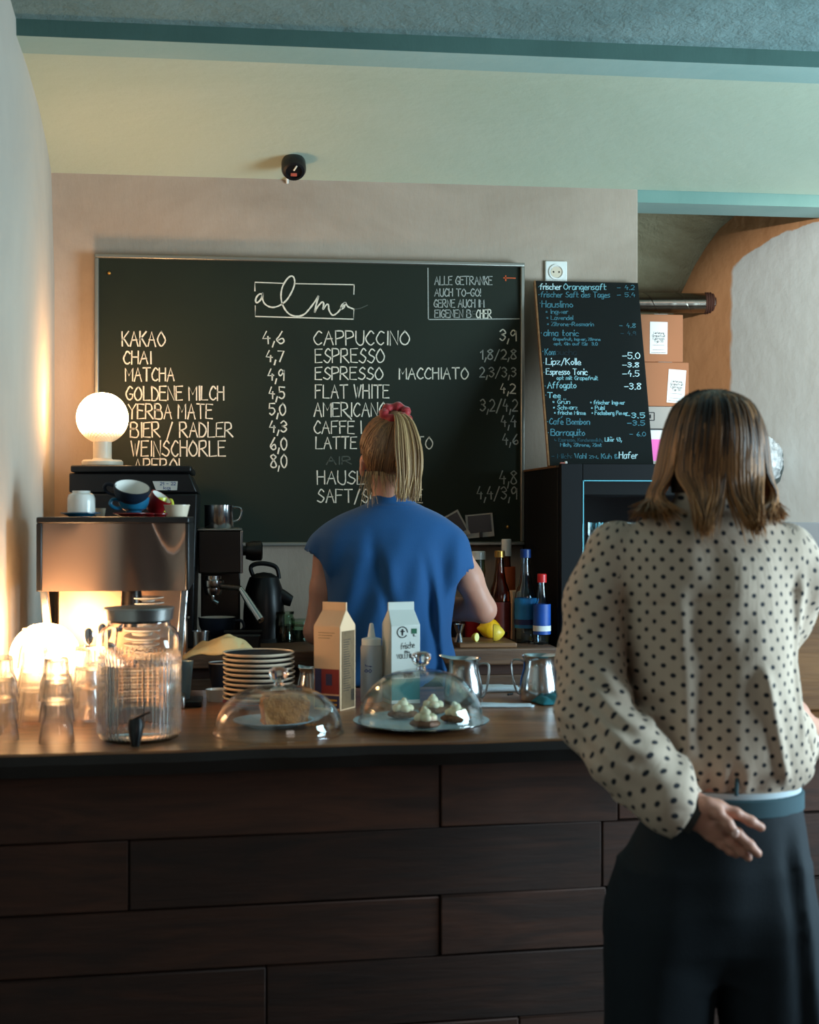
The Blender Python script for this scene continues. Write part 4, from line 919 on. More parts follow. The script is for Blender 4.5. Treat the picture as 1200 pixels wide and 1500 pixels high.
# cake plate and cake
cp_ = PZ(404, 1064, BARZ)
pc = plate(.085, mat('pale_plate', (170,190,205), .3, var=.05), 'pale blue plate under the piece of sponge cake', name='cake_plate', loc=(cp_.x-.004, cp_.y+.01, BARZ+.0), h=.014)
ck = thing('sponge_cake', 'block of golden sponge cake with a domed top under the left glass dome', 'cake', (cp_.x+.018, cp_.y+.002, BARZ+.0062), .12)
mb = MB(); nx, ny, nz = 16, 10, 12; Wc, Dc, Hc = .096, .075, .064
def cake_pt(u, v, w_):
    x = (u-.5)*Wc*(1-.06*(1-w_)); y = (v-.5)*Dc; z = w_*Hc*(1-.22*abs(2*u-1)**3)
    n_ = .0035*mnoise.noise(Vector((x*45, y*45, z*45)))+.0018*mnoise.noise(Vector((x*160, y*160, z*160)))
    return Vector((x+n_*(1 if u > .5 else -1)*(abs(2*u-1) > .9), y+n_, z+n_*(w_ > .9)))
def grid_face(mb, f, a, b_):
    vs = [f(i/a, j/b_) for i in range(a+1) for j in range(b_+1)]
    mb.add(vs, [(i*(b_+1)+j, (i+1)*(b_+1)+j, (i+1)*(b_+1)+j+1, i*(b_+1)+j+1) for i in range(a) for j in range(b_)])
grid_face(mb, lambda a, b_: cake_pt(a, 0, b_), nx*2, nz*2); grid_face(mb, lambda a, b_: cake_pt(1-a, 1, b_), nx, nz)
grid_face(mb, lambda a, b_: cake_pt(0, 1-a, b_), ny, nz*2); grid_face(mb, lambda a, b_: cake_pt(1, a, b_), ny, nz*2); grid_face(mb, lambda a, b_: cake_pt(a, b_, 1), nx*2, ny); grid_face(mb, lambda a, b_: cake_pt(a, 1-b_, 0), nx, ny)
mb.build('sponge', 'sponge_cake', ck, smooth=50)
MB().ball((0,0,0), (.048,.036,.006), 24, 8, lambda d: .12*mnoise.noise(d*5)).build('crust', mat('crust', (170,98,50), .8, var=.2, bump=.6, bscale=120), ck, loc=(0,.0,.0615))
mb = MB()
for i in range(26): mb.ball((random.uniform(-.055,.06), random.uniform(-.05,-.036), .0015), random.uniform(.0012,.003), 6, 4)
tag(mb.build('crumb', 'sponge_cake', ck), kind='stuff')
# pastries
ps = [(590, 1052, 'pastry with cream topping at the left under the right glass dome'), (634, 1046, 'pastry with cream topping at the back under the right glass dome'), (623, 1066, 'pastry with cream topping at the front under the right glass dome'), (668, 1058, 'pastry with cream topping at the right under the right glass dome')]
for k, (px, py, lab) in enumerate(ps):
    c = PZ(px, py, BARZ+.009); t = thing('pastry', lab, 'pastry', (c.x, c.y, BARZ+.0092), k*1.1, 'cream pastries under the glass dome')
    MB().ball((0,0,.009), (.033,.031,.009), 28, 12, lambda d: .10*mnoise.noise(d*4+Vector((k*3,0,0)))).build('biscuit', 'cookie', t)
    mb = MB()
    for j in range(5):
        a_ = j*2*math.pi/5; mb.ball((.013*math.cos(a_), .013*math.sin(a_), .021), (.0115,.0115,.009), 12, 8, lambda d: .12*mnoise.noise(d*5+Vector((j,k,0))))
    mb.ball((0,0,.029), (.012,.012,.011), 12, 8, lambda d: .2*mnoise.noise(d*4+Vector((k,0,0)))); mb.ball((.003,0,.038), (.006,.006,.006), 8, 6)
    mb.build('cream', 'icing', t, smooth=80)
# milk cartons
def milk(lab, px, py, w_, H, rz, faces, name='milk_carton'):
    c = PZ(px, py, BARZ); t = thing(name, lab, 'carton', (c.x, c.y+w_*.5, BARZ), rz, 'milk cartons on the bar'); h = w_/2; zs = H-.052; zt_ = H-.018
    vs = [(-h,-h,0),(h,-h,0),(h,h,0),(-h,h,0),(-h,-h,zs),(h,-h,zs),(h,h,zs),(-h,h,zs),(-h*.9,-.003,zt_),(h*.9,-.003,zt_),(h*.9,.003,zt_),(-h*.9,.003,zt_)]
    o = MB().add(vs, [(0,1,5,4),(1,2,6,5),(2,3,7,6),(3,0,4,7),(3,2,1,0),(4,5,9,8),(6,7,11,10),(5,6,10,9),(7,4,8,11)]).build('body', faces[0], t, bevel=.0015)
    MB().box((0,0,H-.009), (w_*.9,.005,.02)).build('top_seal', faces[0], t, bevel=.001)
    # folded gable triangles
    for s in (-1, 1): MB().add([(s*h*.99,-h*.9,zs+.001),(s*h*.99,h*.9,zs+.001),(s*h*.82,0,zt_-.004)], [(0,1,2) if s > 0 else (1,0,2)]).build('gable_fold', faces[1], t, smooth=0)
    return t, h, zs
t, h, zs = milk('cream milk carton with dark printed side and red picture block', 492, 1041, .070, .243, -.60, ('carton_cream', 'carton_brown'))
MB().box((h+.0006,.0,zs*.48), (.001,.058,zs*.92)).build('side_print', 'carton_brown', t)
MB().box((0,-h-.0006,.066), (.064,.001,.056)).build('picture_block', 'carton_red', t)
MB().box((-.022,-h-.0012,.066), (.016,.001,.056)).build('picture_block', 'carton_navy', t)
MB().box((.006,-h-.0012,.070), (.016,.001,.026)).build('window_print', 'carton_navy', t)
MB().box((.0,-h-.0006,.020), (.064,.001,.028)).build('picture_block', 'carton_navy', t)
for z_ in (.014, .024): MB().box((.016,-h-.0012,z_), (.022,.001,.004)).build('gold_bar', 'carton_gold', t)
fl = lambda u, v: Vector((u, -h-.0009, v))
mb = MB()
for k in range(3): ribbon(mb, [fl(-.022,.176-.006*k), fl(.02-.006*k,.176-.006*k)], .0012, NB)
mb.build('small_print', 'carton_brown', t, smooth=0)
fs_ = lambda u, v: Vector((h+.0014, u, v)); mb = MB()
for k in range(22): z_ = .16-.0055*k; ribbon(mb, [fs_(-.022,z_), fs_(random.uniform(-.002,.01),z_)], .0014, Vector((1,0,0)))
for k in range(9): ribbon(mb, [fs_(.012+.0018*k,.02), fs_(.012+.0018*k,.045)], .0008, Vector((1,0,0)))
mb.build('small_print', 'ink', t, smooth=0)
t, h, zs = milk('white milk carton with teal base block and round emblem, right of the squeeze bottle', 590, 1031, .072, .236, .20, ('carton_white', 'carton_white'))
MB().box((.0,-h-.0006,.034), (.070,.001,.050)).build('teal_block', 'carton_teal', t)
MB().box((-h-.0006,.0,.034), (.001,.070,.050)).build('teal_block', 'carton_teal', t)
fl = lambda u, v: Vector((u, -h-.0009, v))
mb = MB()
for r_ in (.0125,): ribbon(mb, [fl(-.008+r_*math.cos(a_), .168+r_*math.sin(a_)) for a_ in [i*2*math.pi/28 for i in range(26)]], .0022, NB)
ribbon(mb, [fl(-.008,.162), fl(-.008,.174)], .004, NB); ribbon(mb, [fl(-.012,.170), fl(-.004,.170)], .003, NB)
mb.build('round_emblem', 'ink', t, smooth=0)
MB().box((.021,-h-.0006,.170), (.013,.001,.012)).build('green_mark', mat('mark_green', (20,90,60), .6, var=0), t)
lettering('1L', .018, .025, .158, .158, -.005, fl, t, 'ink', .0012, NB)
lettering('frische', -.012, .022, .128, .132, -.014, fl, t, 'ink', .0013, NB); lettering('Bio', -.002, .010, .119, .119, -.005, fl, t, 'ink', .0012, NB)
lettering('VOLLMILCH', -.022, .030, .106, .108, -.010, fl, t, 'ink', .0013, NB); lettering('Thuringen', -.014, .018, .070, .070, -.006, fl, t, 'ink', .0014, NB); lettering('BODEN', -.004, .022, .062, .061, -.006, fl, t, 'ink', .0018, NB)
# squeeze bottle
c = PZ(546, 1030, BARZ); t = thing('squeeze_bottle', 'translucent squeeze bottle with pointed nozzle between the milk cartons', 'bottle', (c.x, c.y+.03, BARZ))
MB().lathe([(0,0),(.024,0),(.026,.004),(.026,.128),(.024,.134),(0,.134)], 32).build('body', 'squeeze', t)
MB().lathe([(0,.1345),(.0235,.1345),(.0235,.149),(.018,.151),(.0095,.153),(.0045,.184),(.003,.186),(0,.186)], 32).build('nozzle_cap', mat('nozzle', (205,220,225), .4, var=.03), t)
lettering('>', -.016, -.002, .085, .083, -.008, lambda u, v: Vector((u, -.0262+.2*u*u/.026, v)), t, 'ink_blue', .0016, NB)
lettering('oo', -.018, -.002, .072, .072, -.012, lambda u, v: Vector((u, -.0262+.2*u*u/.026, v)), t, 'ink_blue', .0018, NB)
# steel milk pitchers
def pitcher(lab, px, py, rz, s=1.0):
    c = PZ(px, py, BARZ); t = thing('milk_pitcher', lab, 'pitcher', (c.x, c.y, BARZ), rz, 'steel milk pitchers')
    prof = [(0,0),(.043,0),(.046,.004),(.0475,.03),(.044,.055),(.0375,.078),(.037,.098),(.041,.106),(.0425,.108)]
    inn = [(r-.0014, z+.001) for r, z in prof[2:]]
    mb = MB().lathe([(r*s, z*s) for r, z in prof+list(reversed(inn))+[(0,.004)]], 44)
    vs = []
    for v in mb.v:
        x, y, z = v
        if z > .07*s: k_ = (z/s-.07)/.038; a_ = math.atan2(y, x); f = max(0, math.cos(a_))**14; x += f*.022*k_*s; z += f*.006*k_*s
        vs.append((x, y, z))
    mb.v = vs; mb.build('body', 'steel', t, smooth=60)
    MB().tube(smooth_pts([(-.037*s,0,.094*s),(-.055*s,0,.098*s),(-.066*s,0,.09*s),(-.062*s,0,.05*s),(-.054*s,0,.022*s),(-.046*s,0,.016*s)], 5), .005*s, 10, flat=.5).build('handle', 'steel_soft', t)
    return t
pitcher('steel milk pitcher with spout and handle beside the teal cloth', 790, 1026, -.1)
pitcher('steel milk pitcher right behind the right glass dome', 679, 1030, 2.6, .98)
pitcher('steel pitcher whose top shows behind the left glass dome', 452, 1018, 2.2, .62)
# cloths and papers on the right
def cloth(name, lab, cat, m_, cx, cy, z0, wx, wy, amp, seed, rz=0, th=.004, drape=None, nx=36, ny=28, edge=.12):
    t = MB(); vs = []
    for i in range(nx+1):
        for j in range(ny+1):
            u, v = i/nx*2-1, j/ny*2-1
            rr_ = 1+edge*mnoise.noise(Vector((math.atan2(v, u)*1.3, seed, 0)))
            x, y = u*wx*rr_, v*wy*rr_
            z = amp*(.5+.5*mnoise.noise(Vector((x*16, y*16, seed))))**1.3*2+amp*.5*abs(mnoise.noise(Vector((x*40, y*30, seed+5))))
            z *= (1-max(abs(u), abs(v))**6)*.9+.1
            if drape: z += drape(x, y)
            vs.append((x, y, z))
    t.add(vs, [(i*(ny+1)+j, (i+1)*(ny+1)+j, (i+1)*(ny+1)+j+1, i*(ny+1)+j+1) for i in range(nx) for j in range(ny)])
    o = tag(t.build(name, m_, loc=(cx, cy, z0), smooth=80, rot=rz), lab, cat); s = o.modifiers.new('t', 'SOLIDIFY'); s.thickness = th; s.offset = 1; return o
c = PZ(812, 1028, BARZ); cloth('teal_cloth', 'crumpled teal cleaning cloth beside the steel milk pitcher', 'cloth', 'cloth_teal', c.x, c.y-.02, BARZ, .050, .04, .017, 3.3, .2)
c = PZ(735, 1034, BARZ); cloth('white_towel', 'flat white towel right of the pastries dome', 'towel', 'cloth_white', c.x-.002, c.y-.01, BARZ, .07, .022, .003, 8.1, -.12)
c = PZ(728, 1015, BARZ); cloth('folded_towel', 'folded pale towel behind the flat white towel', 'towel', 'cloth_white', c.x-.02, c.y+.03, BARZ, .075, .025, .004, 5.1, .03, th=.012)
pn = P(748, 1012, 3.45); tag(MB().tube([(0,0,0),(.012,.01,-.0)], .003, 8).build('black_pen', 'black_plastic', loc=(PZ(748,1020,BARZ+.02).x, PZ(748,1020,BARZ+.02).y+.03, BARZ+.0205)), 'tiny black pen end on the folded towel', 'pen')
c = PZ(829, 1056, BARZ); jr = thing('glass_jar', 'clear glass jar half hidden by the polka dot sleeve', 'jar', (c.x+.018, c.y+.02, BARZ))
MB().lathe([(0,0),(.030,0),(.032,.004),(.032,.08),(.028,.088),(.028,.1),(.0265,.1),(.0265,.088),(.030,.08),(.030,.005),(0,.004)], 32).build('glass', 'clear_glass', jr)
MB().lathe([(0,.005),(.0295,.005),(.0295,.05),(0,.052)], 24).build('contents', 'paper_white', jr)
# yellow cloth draped over a bowl and a blender cup
c = P(322, 950, 3.46)
bc = thing('dark_cup', 'small dark cup under the yellow cloth, behind the plates', 'cup', (PZ(327, 1012, BARZ).x, 3.53, BARZ)); MB().lathe([(0,0),(.024,0),(.033,.05),(.036,.078),(.034,.078),(.03,.05),(0,.006)], 30).build('outer_wall', 'navy_glaze', bc); MB().lathe([(.036,.078),(.0365,.081),(.0335,.081),(.034,.078)], 30).build('rim', 'white_ceramic', bc)
fc = tag(MB().lathe([(0,0),(.013,0),(.021,.088),(.0195,.088),(.0115,.003),(0,.003)], 28).build('frosted_tumbler', mat('frosted', (150,185,200), .35, var=.03, trans=.6), loc=(PZ(268, 1040, BARZ).x, 3.36, BARZ+.0145)), 'pale blue frosted tumbler right of the water dispenser', 'tumbler')
bt = tag(MB().box((0,0,.007), (.085,.10,.014)).build('black_mat', 'black_plastic', loc=(PZ(270, 1040, BARZ).x-.004, 3.36, BARZ), bevel=.003), 'black rubber mat under the frosted tumbler', 'mat')
q2 = tag(MB().lathe([(0,0),(.024,0),(.028,.028),(.0265,.028),(.022,.003),(0,.003)], 28).build('small_bowl', 'white_ceramic', loc=(PZ(324, 1020, BARZ).x-.008, 3.42, BARZ)), 'small grey-white bowl squeezed against the plate stack', 'bowl')
def yd(x, y): return .034*math.exp(-((x-.020)/.060)**2-(y/.06)**2)+.010*math.exp(-((x+.05)/.03)**2)+.004*math.sin(x*60)-.42*max(0, x-.062)-.12*max(0,-x-.05)
cloth('yellow_cloth', 'pale yellow cleaning cloth draped over the cup beside the coffee machine', 'cloth', 'cloth_yellow', PY(326, 950, 3.5).x, 3.50, BARZ+.094, .083, .055, .022, 6.6, 0, drape=yd, nx=60, ny=40, edge=.3)
# ================================================================ water dispenser
c = PZ(204, 1083, BARZ); wd_ = thing('water_dispenser', 'ribbed glass water dispenser with dark metal lid and black tap on the bar', 'dispenser', (c.x, c.y, BARZ))
R_ = .0815
out = [(0,0),(R_*.80,0),(R_*.93,.005),(R_*.99,.016)]+[(R_, .02+.2*i/24*.86) for i in range(25)]+[(R_*.985,.205),(R_*.9,.218),(R_*.76,.226),(R_*.74,.232),(R_*.74,.236)]
inn = [(max(r-.0035,0), max(z,.006)) for r, z in out[1:]]
MB().lathe(out+list(reversed(inn))+[(0,.006)], 224, rib=.0030, ribn=56, ribz=(.012,.168)).build('glass_body', 'solid_glass', wd_, smooth=70)
MB().lathe([(0,.0065),(R_*.78,.0065),(R_*.90,.010),(R_-.0062,.02),(R_-.0062,.150),(0,.150)], 64).build('water', 'water', wd_)
MB().lathe([(R_*.70,.232),(R_*.76,.2365),(R_*.80,.2375),(R_*.83,.258),(R_*.85,.259),(R_*.84,.2615),(R_*.4,.264),(0,.264)], 48).build('lid', 'steel_soft', wd_)
tp = wd_.location; ang = math.radians(-94)
tb = MB().tube([(0,-R_+.004,.045),(0,-R_-.022,.045)], .012, 14); tb.tube([(0,-R_-.016,.054),(0,-R_-.018,.042),(0,-R_-.025,.020),(0,-R_-.026,.003)], [.013,.0155,.0115,.008], 14)
tb.build('tap', 'black_plastic', wd_)
MB().tube([(-.005,-R_-.018,.054),(.008,-R_-.020,.060),(.028,-R_-.022,.068)], [.004,.0045,.003], 8, flat=.6).build('tap_lever', 'black_plastic', wd_)
MB().tube([(0,-R_-.001,.045),(0,-R_-.005,.045)], .0155, 20).build('washer', 'clear_glass', wd_)
# ================================================================ upturned glasses in stacks (one object each)
gl = None
def gprof(R0, R1, H): return [(R1,0),(R1,.002),(R1-.001,.012),(R0+(R1-R0)*.55,H*.45),(R0*1.03,H*.62),(R0*1.0,H*.66),(R0,H-.006),(R0*.9,H),(0,H),(0,H-.008),(R0*.8,H-.009),(R0-.004,H*.66),(R0+(R1-R0)*.5-.003,H*.45),(R1-.003,.004),(R1-.003,0)]
stacks = [(83, 1088, 3, 'front stack nearest the water dispenser'), (2, 1084, 3, 'stack cut by the left edge of the picture'), (50, 1066, 4, 'tall stack in front of the glowing globe'), (126, 1062, 3, 'stack behind, next to the dispenser')]
gk = 0
for (px, py, n_, lab) in stacks:
    c = PZ(px, py, BARZ)
    for i in range(n_):
        z_ = BARZ+.0005+i*.0415; lb_ = 'upturned clear tumbler, %s, %s' % (['bottom', 'second from the bottom', 'third from the bottom', 'topmost'][i if i < n_-1 or n_ < 4 else 3] if i < n_-1 else 'topmost', lab)
        if gl is None:
            gl = tag(MB().lathe(gprof(.0245, .0345, .083), 60, rib=.0010, ribn=10, ribz=(.03,.075)).build('tumbler', 'tumbler_glass', smooth=60), lb_, 'glass', 'upturned tumblers stacked on the bar'); gl.location = (c.x, c.y, z_)
        else: dup(gl, (c.x+random.uniform(-.001,.001), c.y, z_), random.random()*6, lb_)
# glass jug with spoons behind
c = PZ(118, 1035, BARZ); jg_ = thing('glass_jug', 'clear glass jug holding long spoons between globe lamp and dispenser', 'jug', (PY(141, 1000, 3.13).x, 3.13, BARZ))
MB().lathe([(0,0),(.032,0),(.034,.004),(.030,.06),(.033,.12),(.039,.155),(.037,.155),(.031,.12),(.028,.06),(.031,.006),(0,.006)], 40).build('glass', 'solid_glass', jg_, smooth=60)
for k_, (dx, dy, tx, ty, L_) in enumerate([(.0,.0,.012,.005,.20),(-.01,.004,-.006,.0,.19),(.01,-.004,.03,.004,.215)]):
    t = thing('bar_spoon', ['slim steel spoon upright in the glass jug', 'steel spoon leaning left in the glass jug', 'long-handled steel spoon leaning right in the glass jug'][k_], 'spoon', jg_.location+Vector((dx,dy,.007)), 0, 'spoons in the glass jug')
    MB().tube([(0,0,0),(tx*.5,ty*.5,L_*.5),(tx,ty,L_*.86)], .0022, 8).build('shaft', 'steel', t); MB().ball((0,0,0), (.011,.004,.018), 16, 10).build('bowl', 'steel', t, loc=(tx*1.08,ty,L_*.92))
# portafilter resting behind the dispenser
p_ = P(150, 900, 3.2)
t = thing('portafilter', 'steel portafilter with dark grip hung under the steel machine panel', 'portafilter', (P(160, 935, 3.16).x, 3.2, BARZ+.0305))
MB().lathe([(0,0),(.028,0),(.031,.012),(.031,.03),(.028,.03),(.026,.004),(0,.004)], 32).build('basket', 'steel', t); MB().tube([(-.02,-.01,.02),(-.015,-.02,.07),(-.005,-.03,.13)], [.008,.011,.013], 12).build('grip', 'dark_steel', t)
# brown board on the bar at the right edge
c = PZ(1215, 1072, BARZ)
wb = thing('brown_board', 'brown wooden tray stood upright on the bar at the right edge of the picture', 'tray', (P(1225, 1000, 3.22).x, P(1225, 1000, 3.22).y, BARZ), -.1)
MB().box((0,0,.15), (.40,.02,.30), None).build('panel', 'board_wood', wb, bevel=.006)
for s in (-1,1): MB().box((s*.195,-.018,.15), (.012,.02,.30)).build('rim', 'board_wood', wb, bevel=.003)
# ================================================================ people: signed-distance bodies meshed with surface nets
def nets(f, lo, hi, h, newton=1):
    lo = np.array(lo, float); hi = np.array(hi, float); n = np.ceil((hi-lo)/h).astype(int)+1
    ax = [lo[i]+h*np.arange(n[i]) for i in range(3)]
    D = np.empty(n, np.float32)
    for i0 in range(0, n[0], 12):
        X, Y, Z = np.meshgrid(ax[0][i0:i0+12], ax[1], ax[2], indexing='ij')
        D[i0:i0+12] = f(np.stack([X.ravel(), Y.ravel(), Z.ravel()], 1)).reshape(X.shape)
    S = D < 0
    def corner(dx, dy, dz, A): return A[dx:n[0]-1+dx, dy:n[1]-1+dy, dz:n[2]-1+dz]
    cs = [(a, b, c) for a in (0,1) for b in (0,1) for c in (0,1)]
    cnt = sum(corner(*c, S).astype(np.int8) for c in cs); act = (cnt > 0) & (cnt < 8)
    idx = -np.ones(act.shape, np.int64); cells = np.argwhere(act); idx[act] = np.arange(len(cells))
    acc = np.zeros((len(cells), 3)); num = np.zeros(len(cells))
    for a in range(8):
        for b in range(a+1, 8):
            ca, cb_ = np.array(cs[a]), np.array(cs[b])
            if abs(ca-cb_).sum() != 1: continue
            da = corner(*cs[a], D)[act]; db = corner(*cs[b], D)[act]; k = (da < 0) != (db < 0)
            t = np.where(k, da/(da-db+1e-12), 0)[:, None]; acc += np.where(k[:, None], ca+(cb_-ca)*t, 0); num += k
    V = lo+(cells+acc/num[:, None])*h
    F = []
    for axis in range(3):
        o1, o2 = [(1,2),(2,0),(0,1)][axis]
        sl = [slice(None)]*3; sl2 = [slice(None)]*3; sl[axis] = slice(0, n[axis]-1); sl2[axis] = slice(1, n[axis])
        ch = S[tuple(sl)] != S[tuple(sl2)]; e = np.argwhere(ch); 
        ok = (e[:, o1] > 0) & (e[:, o2] > 0) & (e[:, o1] < n[o1]-1) & (e[:, o2] < n[o2]-1); e = e[ok]
        inside = S[e[:,0], e[:,1], e[:,2]]
        q = []
        for a, b in ((-1,-1),(0,-1),(0,0),(-1,0)):
            c = e.copy(); c[:, o1] += a; c[:, o2] += b; q.append(idx[c[:,0], c[:,1], c[:,2]])
        q = np.stack(q, 1); q[~inside] = q[~inside][:, ::-1]; F.append(q)
    F = np.concatenate(F)
    for _ in range(newton):
        e = h*.25; d0 = f(V); g = np.stack([(f(V+np.eye(3)[i]*e)-f(V-np.eye(3)[i]*e))/(2*e) for i in range(3)], 1)
        st = (d0/np.maximum((g**2).sum(1), .15))[:, None]*g; ln = np.linalg.norm(st, axis=1, keepdims=True); st *= np.minimum(1, h*.7/np.maximum(ln, 1e-9)); V = V-st
    return V, F
def cone(a, b, ra, rb):
    a = np.array(a, float); b = np.array(b, float); ab = b-a; l2 = ab@ab
    return lambda p: (lambda t: np.linalg.norm(p-(a+t[:, None]*ab), axis=1)-(ra+(rb-ra)*t))(np.clip(((p-a)@ab)/l2, 0, 1))
def chain(pts, rs, k=.02):
    cs = [cone(pts[i], pts[i+1], rs[i], rs[i+1]) for i in range(len(pts)-1)]
    def f(p):
        d = cs[0](p)
        for c in cs[1:]: d = smin(d, c(p), k)
        return d
    return f
def ell(c, r, M=None):
    c = np.array(c, float); r = np.array(r, float)
    def f(p):
        q = p-c
        if M is not None: q = q@M
        k0 = np.linalg.norm(q/r, axis=1); k1 = np.linalg.norm(q/(r*r), axis=1)+1e-9; return k0*(k0-1)/k1
    return f
def stack(rows, pw=2.25):
    R = np.array(sorted(rows), float); z = R[:, 0]; zz = np.linspace(z[0], z[-1], 160)
    S = [np.interp(zz, z, R[:, i]) for i in range(1, 5)]
    ker = np.hanning(11); ker /= ker.sum()
    S = [np.convolve(np.pad(s, 5, mode='edge'), ker, 'valid') for s in S]
    def f(p):
        cx, cy, rx, ry = [np.interp(p[:, 2], zz, s) for s in S]
        u = np.abs((p[:, 0]-cx)/rx); v = np.abs((p[:, 1]-cy)/ry); q = (u**pw+v**pw)**(1/pw)
        g = np.sqrt((u/rx)**2+(v/ry)**2)/np.maximum(np.sqrt(u*u+v*v), 1e-6)
        d = (q-1)/np.maximum(g, 1e-6)
        return np.maximum(d, np.maximum(p[:, 2]-z[-1], z[0]-p[:, 2]))
    return f
def smin(a, b, k): h = np.clip(.5+.5*(b-a)/k, 0, 1); return b+(a-b)*h-k*h*(1-h)
def union(*fs, k=.02):
    def f(p):
        d = fs[0](p)
        for g in fs[1:]: d = smin(d, g(p), k)
        return d
    return f
def mesh_obj(name, VF, m, parent, uvf=None, smooth=True):
    if isinstance(VF, list):
        o = 0; vs = []; fs = []
        for V, F in VF: vs.append(V); fs.append(F+o); o += len(V)
        V, F = np.concatenate(vs), np.concatenate(fs)
    else: V, F = VF
    me = bpy.data.meshes.new(name); me.vertices.add(len(V)); me.vertices.foreach_set('co', V.astype(np.float32).ravel())
    me.loops.add(F.size); me.loops.foreach_set('vertex_index', F.astype(np.int32).ravel())
    me.polygons.add(len(F)); me.polygons.foreach_set('loop_start', np.arange(0, F.size, 4, dtype=np.int32)); me.update(calc_edges=True); me.validate()
    me.polygons.foreach_set('use_smooth', [True]*len(me.polygons))
    if uvf is not None and len(me.polygons) == len(F):
        uv = me.uv_layers.new(name='uv'); uv.data.foreach_set('uv', uvf(V, F).astype(np.float32).ravel())
    o = bpy.data.objects.new(name, me); COL.objects.link(o); o.parent = parent
    for q in (m if isinstance(m, (list, tuple)) else [m]): me.materials.append(MATS[q])
    return o
def frame(D, px):
    root = P(px, 750, D); root.z = 0
    x0 = (px-600)/FPX*D
    def C(qx, qy, y=0.0): d = D+y; return np.array([(qx-600)/FPX*d-x0, y, CAMZ+(750-qy)/FPX*d])
    return root, C
# ---------------------------------------------------------------- materials for people
mat('skin', (196,140,118), .5, var=.07, vscale=18, sss=.12, bump=.06, bscale=300)
mat('nail', (225,180,165), .25, var=0)
mat('trousers', (12,22,30), .85, var=.12, vscale=30, bump=.25, bscale=500, sheen=.0)
mat('trousers_dark', (24,26,30), .9, var=.1)
mat('shirt_hem', (190,200,205), .85, var=.03); mat('waistband', (44,72,80), .8, var=.05)
mat('grey_cuff', (62,62,60), .9, var=.1, bump=.3, bscale=300)
mat('shirt_blue', (3,72,124), .82, var=.05, bump=.2, bscale=450, sheen=.15)
mat('scrunchie', (150,14,20), .6, var=.3, vscale=40, sheen=.3); mat('gold', (220,170,90), .2, 1, var=0)
def hair_mat(name, dark, light, vert=None):
    m, nt, b = base(name); L = nt.links; b.inputs['Roughness'].default_value = .42; b.inputs['Specular IOR Level'].default_value = .45
    g = nt.nodes.new('ShaderNodeNewGeometry'); r = N(nt, 'ShaderNodeMapRange'); r.inputs[1].default_value = 0; r.inputs[2].default_value = 1
    L.new(g.outputs['Random Per Island'], r.inputs[0]); fac = r.outputs[0]
    if vert:
        tc = nt.nodes.new('ShaderNodeTexCoord'); sp = nt.nodes.new('ShaderNodeSeparateXYZ'); L.new(tc.outputs['Object'], sp.inputs[0])
        v = N(nt, 'ShaderNodeMapRange'); v.inputs[1].default_value = vert[0]; v.inputs[2].default_value = vert[1]; v.inputs[3].default_value = -.35; v.inputs[4].default_value = .45
        L.new(sp.outputs[2], v.inputs[0]); ad = N(nt, 'ShaderNodeMath', operation='ADD'); ad.use_clamp = True; L.new(fac, ad.inputs[0]); L.new(v.outputs[0], ad.inputs[1]); fac = ad.outputs[0]
    L.new(mixcol(nt, fac, lin(dark), lin(light)), b.inputs['Base Color']); return m
hair_mat('hair_blond_lit', (112,78,50), (208,172,122)); hair_mat('hair_blond_shaded', (84,54,34), (156,112,72)); hair_mat('hair_brown', (34,20,12), (172,116,66), (1.62, 1.38))  # barista's ponytail coloured lighter as lit, head strands darker as shaded
mat('hair_under_brown', (44,30,22), .6, var=.2, vscale=40, stretch=(1,1,.1)); mat('hair_under_blond', (120,84,56), .55, var=.25, vscale=60, stretch=(1,1,.12))
m, nt, b = base('dotted_cotton'); L = nt.links; b.inputs['Roughness'].default_value = .88
uvn = nt.nodes.new('ShaderNodeUVMap'); mp = nt.nodes.new('ShaderNodeMapping'); mp.inputs['Rotation'].default_value = (0,0,math.radians(45)); mp.inputs['Scale'].default_value = (1/.0215,)*3
L.new(uvn.outputs[0], mp.inputs[0]); vo = nt.nodes.new('ShaderNodeTexVoronoi'); vo.voronoi_dimensions = '2D'; vo.inputs['Scale'].default_value = 1; vo.inputs['Randomness'].default_value = .06; L.new(mp.outputs[0], vo.inputs['Vector'])
r = N(nt, 'ShaderNodeMapRange'); r.inputs[1].default_value = .17; r.inputs[2].default_value = .215; L.new(vo.outputs['Distance'], r.inputs[0])
n = N(nt, 'ShaderNodeTexNoise', i_Scale=7.0, i_Detail=4.0); L.new(coords(nt), n.inputs['Vector'])
L.new(mixcol(nt, r.outputs[0], lin((24,26,34)), mixcol(nt, n.outputs['Fac'], lin((176,152,132)), lin((202,180,160)))), b.inputs['Base Color'])
n2 = N(nt, 'ShaderNodeTexNoise', i_Scale=10.0, i_Detail=5.0, i_Distortion=.8); L.new(coords(nt, (1,1,.45)), n2.inputs['Vector'])
bp = N(nt, 'ShaderNodeBump', i_Strength=.35, i_Distance=.02); L.new(n2.outputs['Fac'], bp.inputs['Height']); L.new(bp.outputs[0], b.inputs['Normal'])

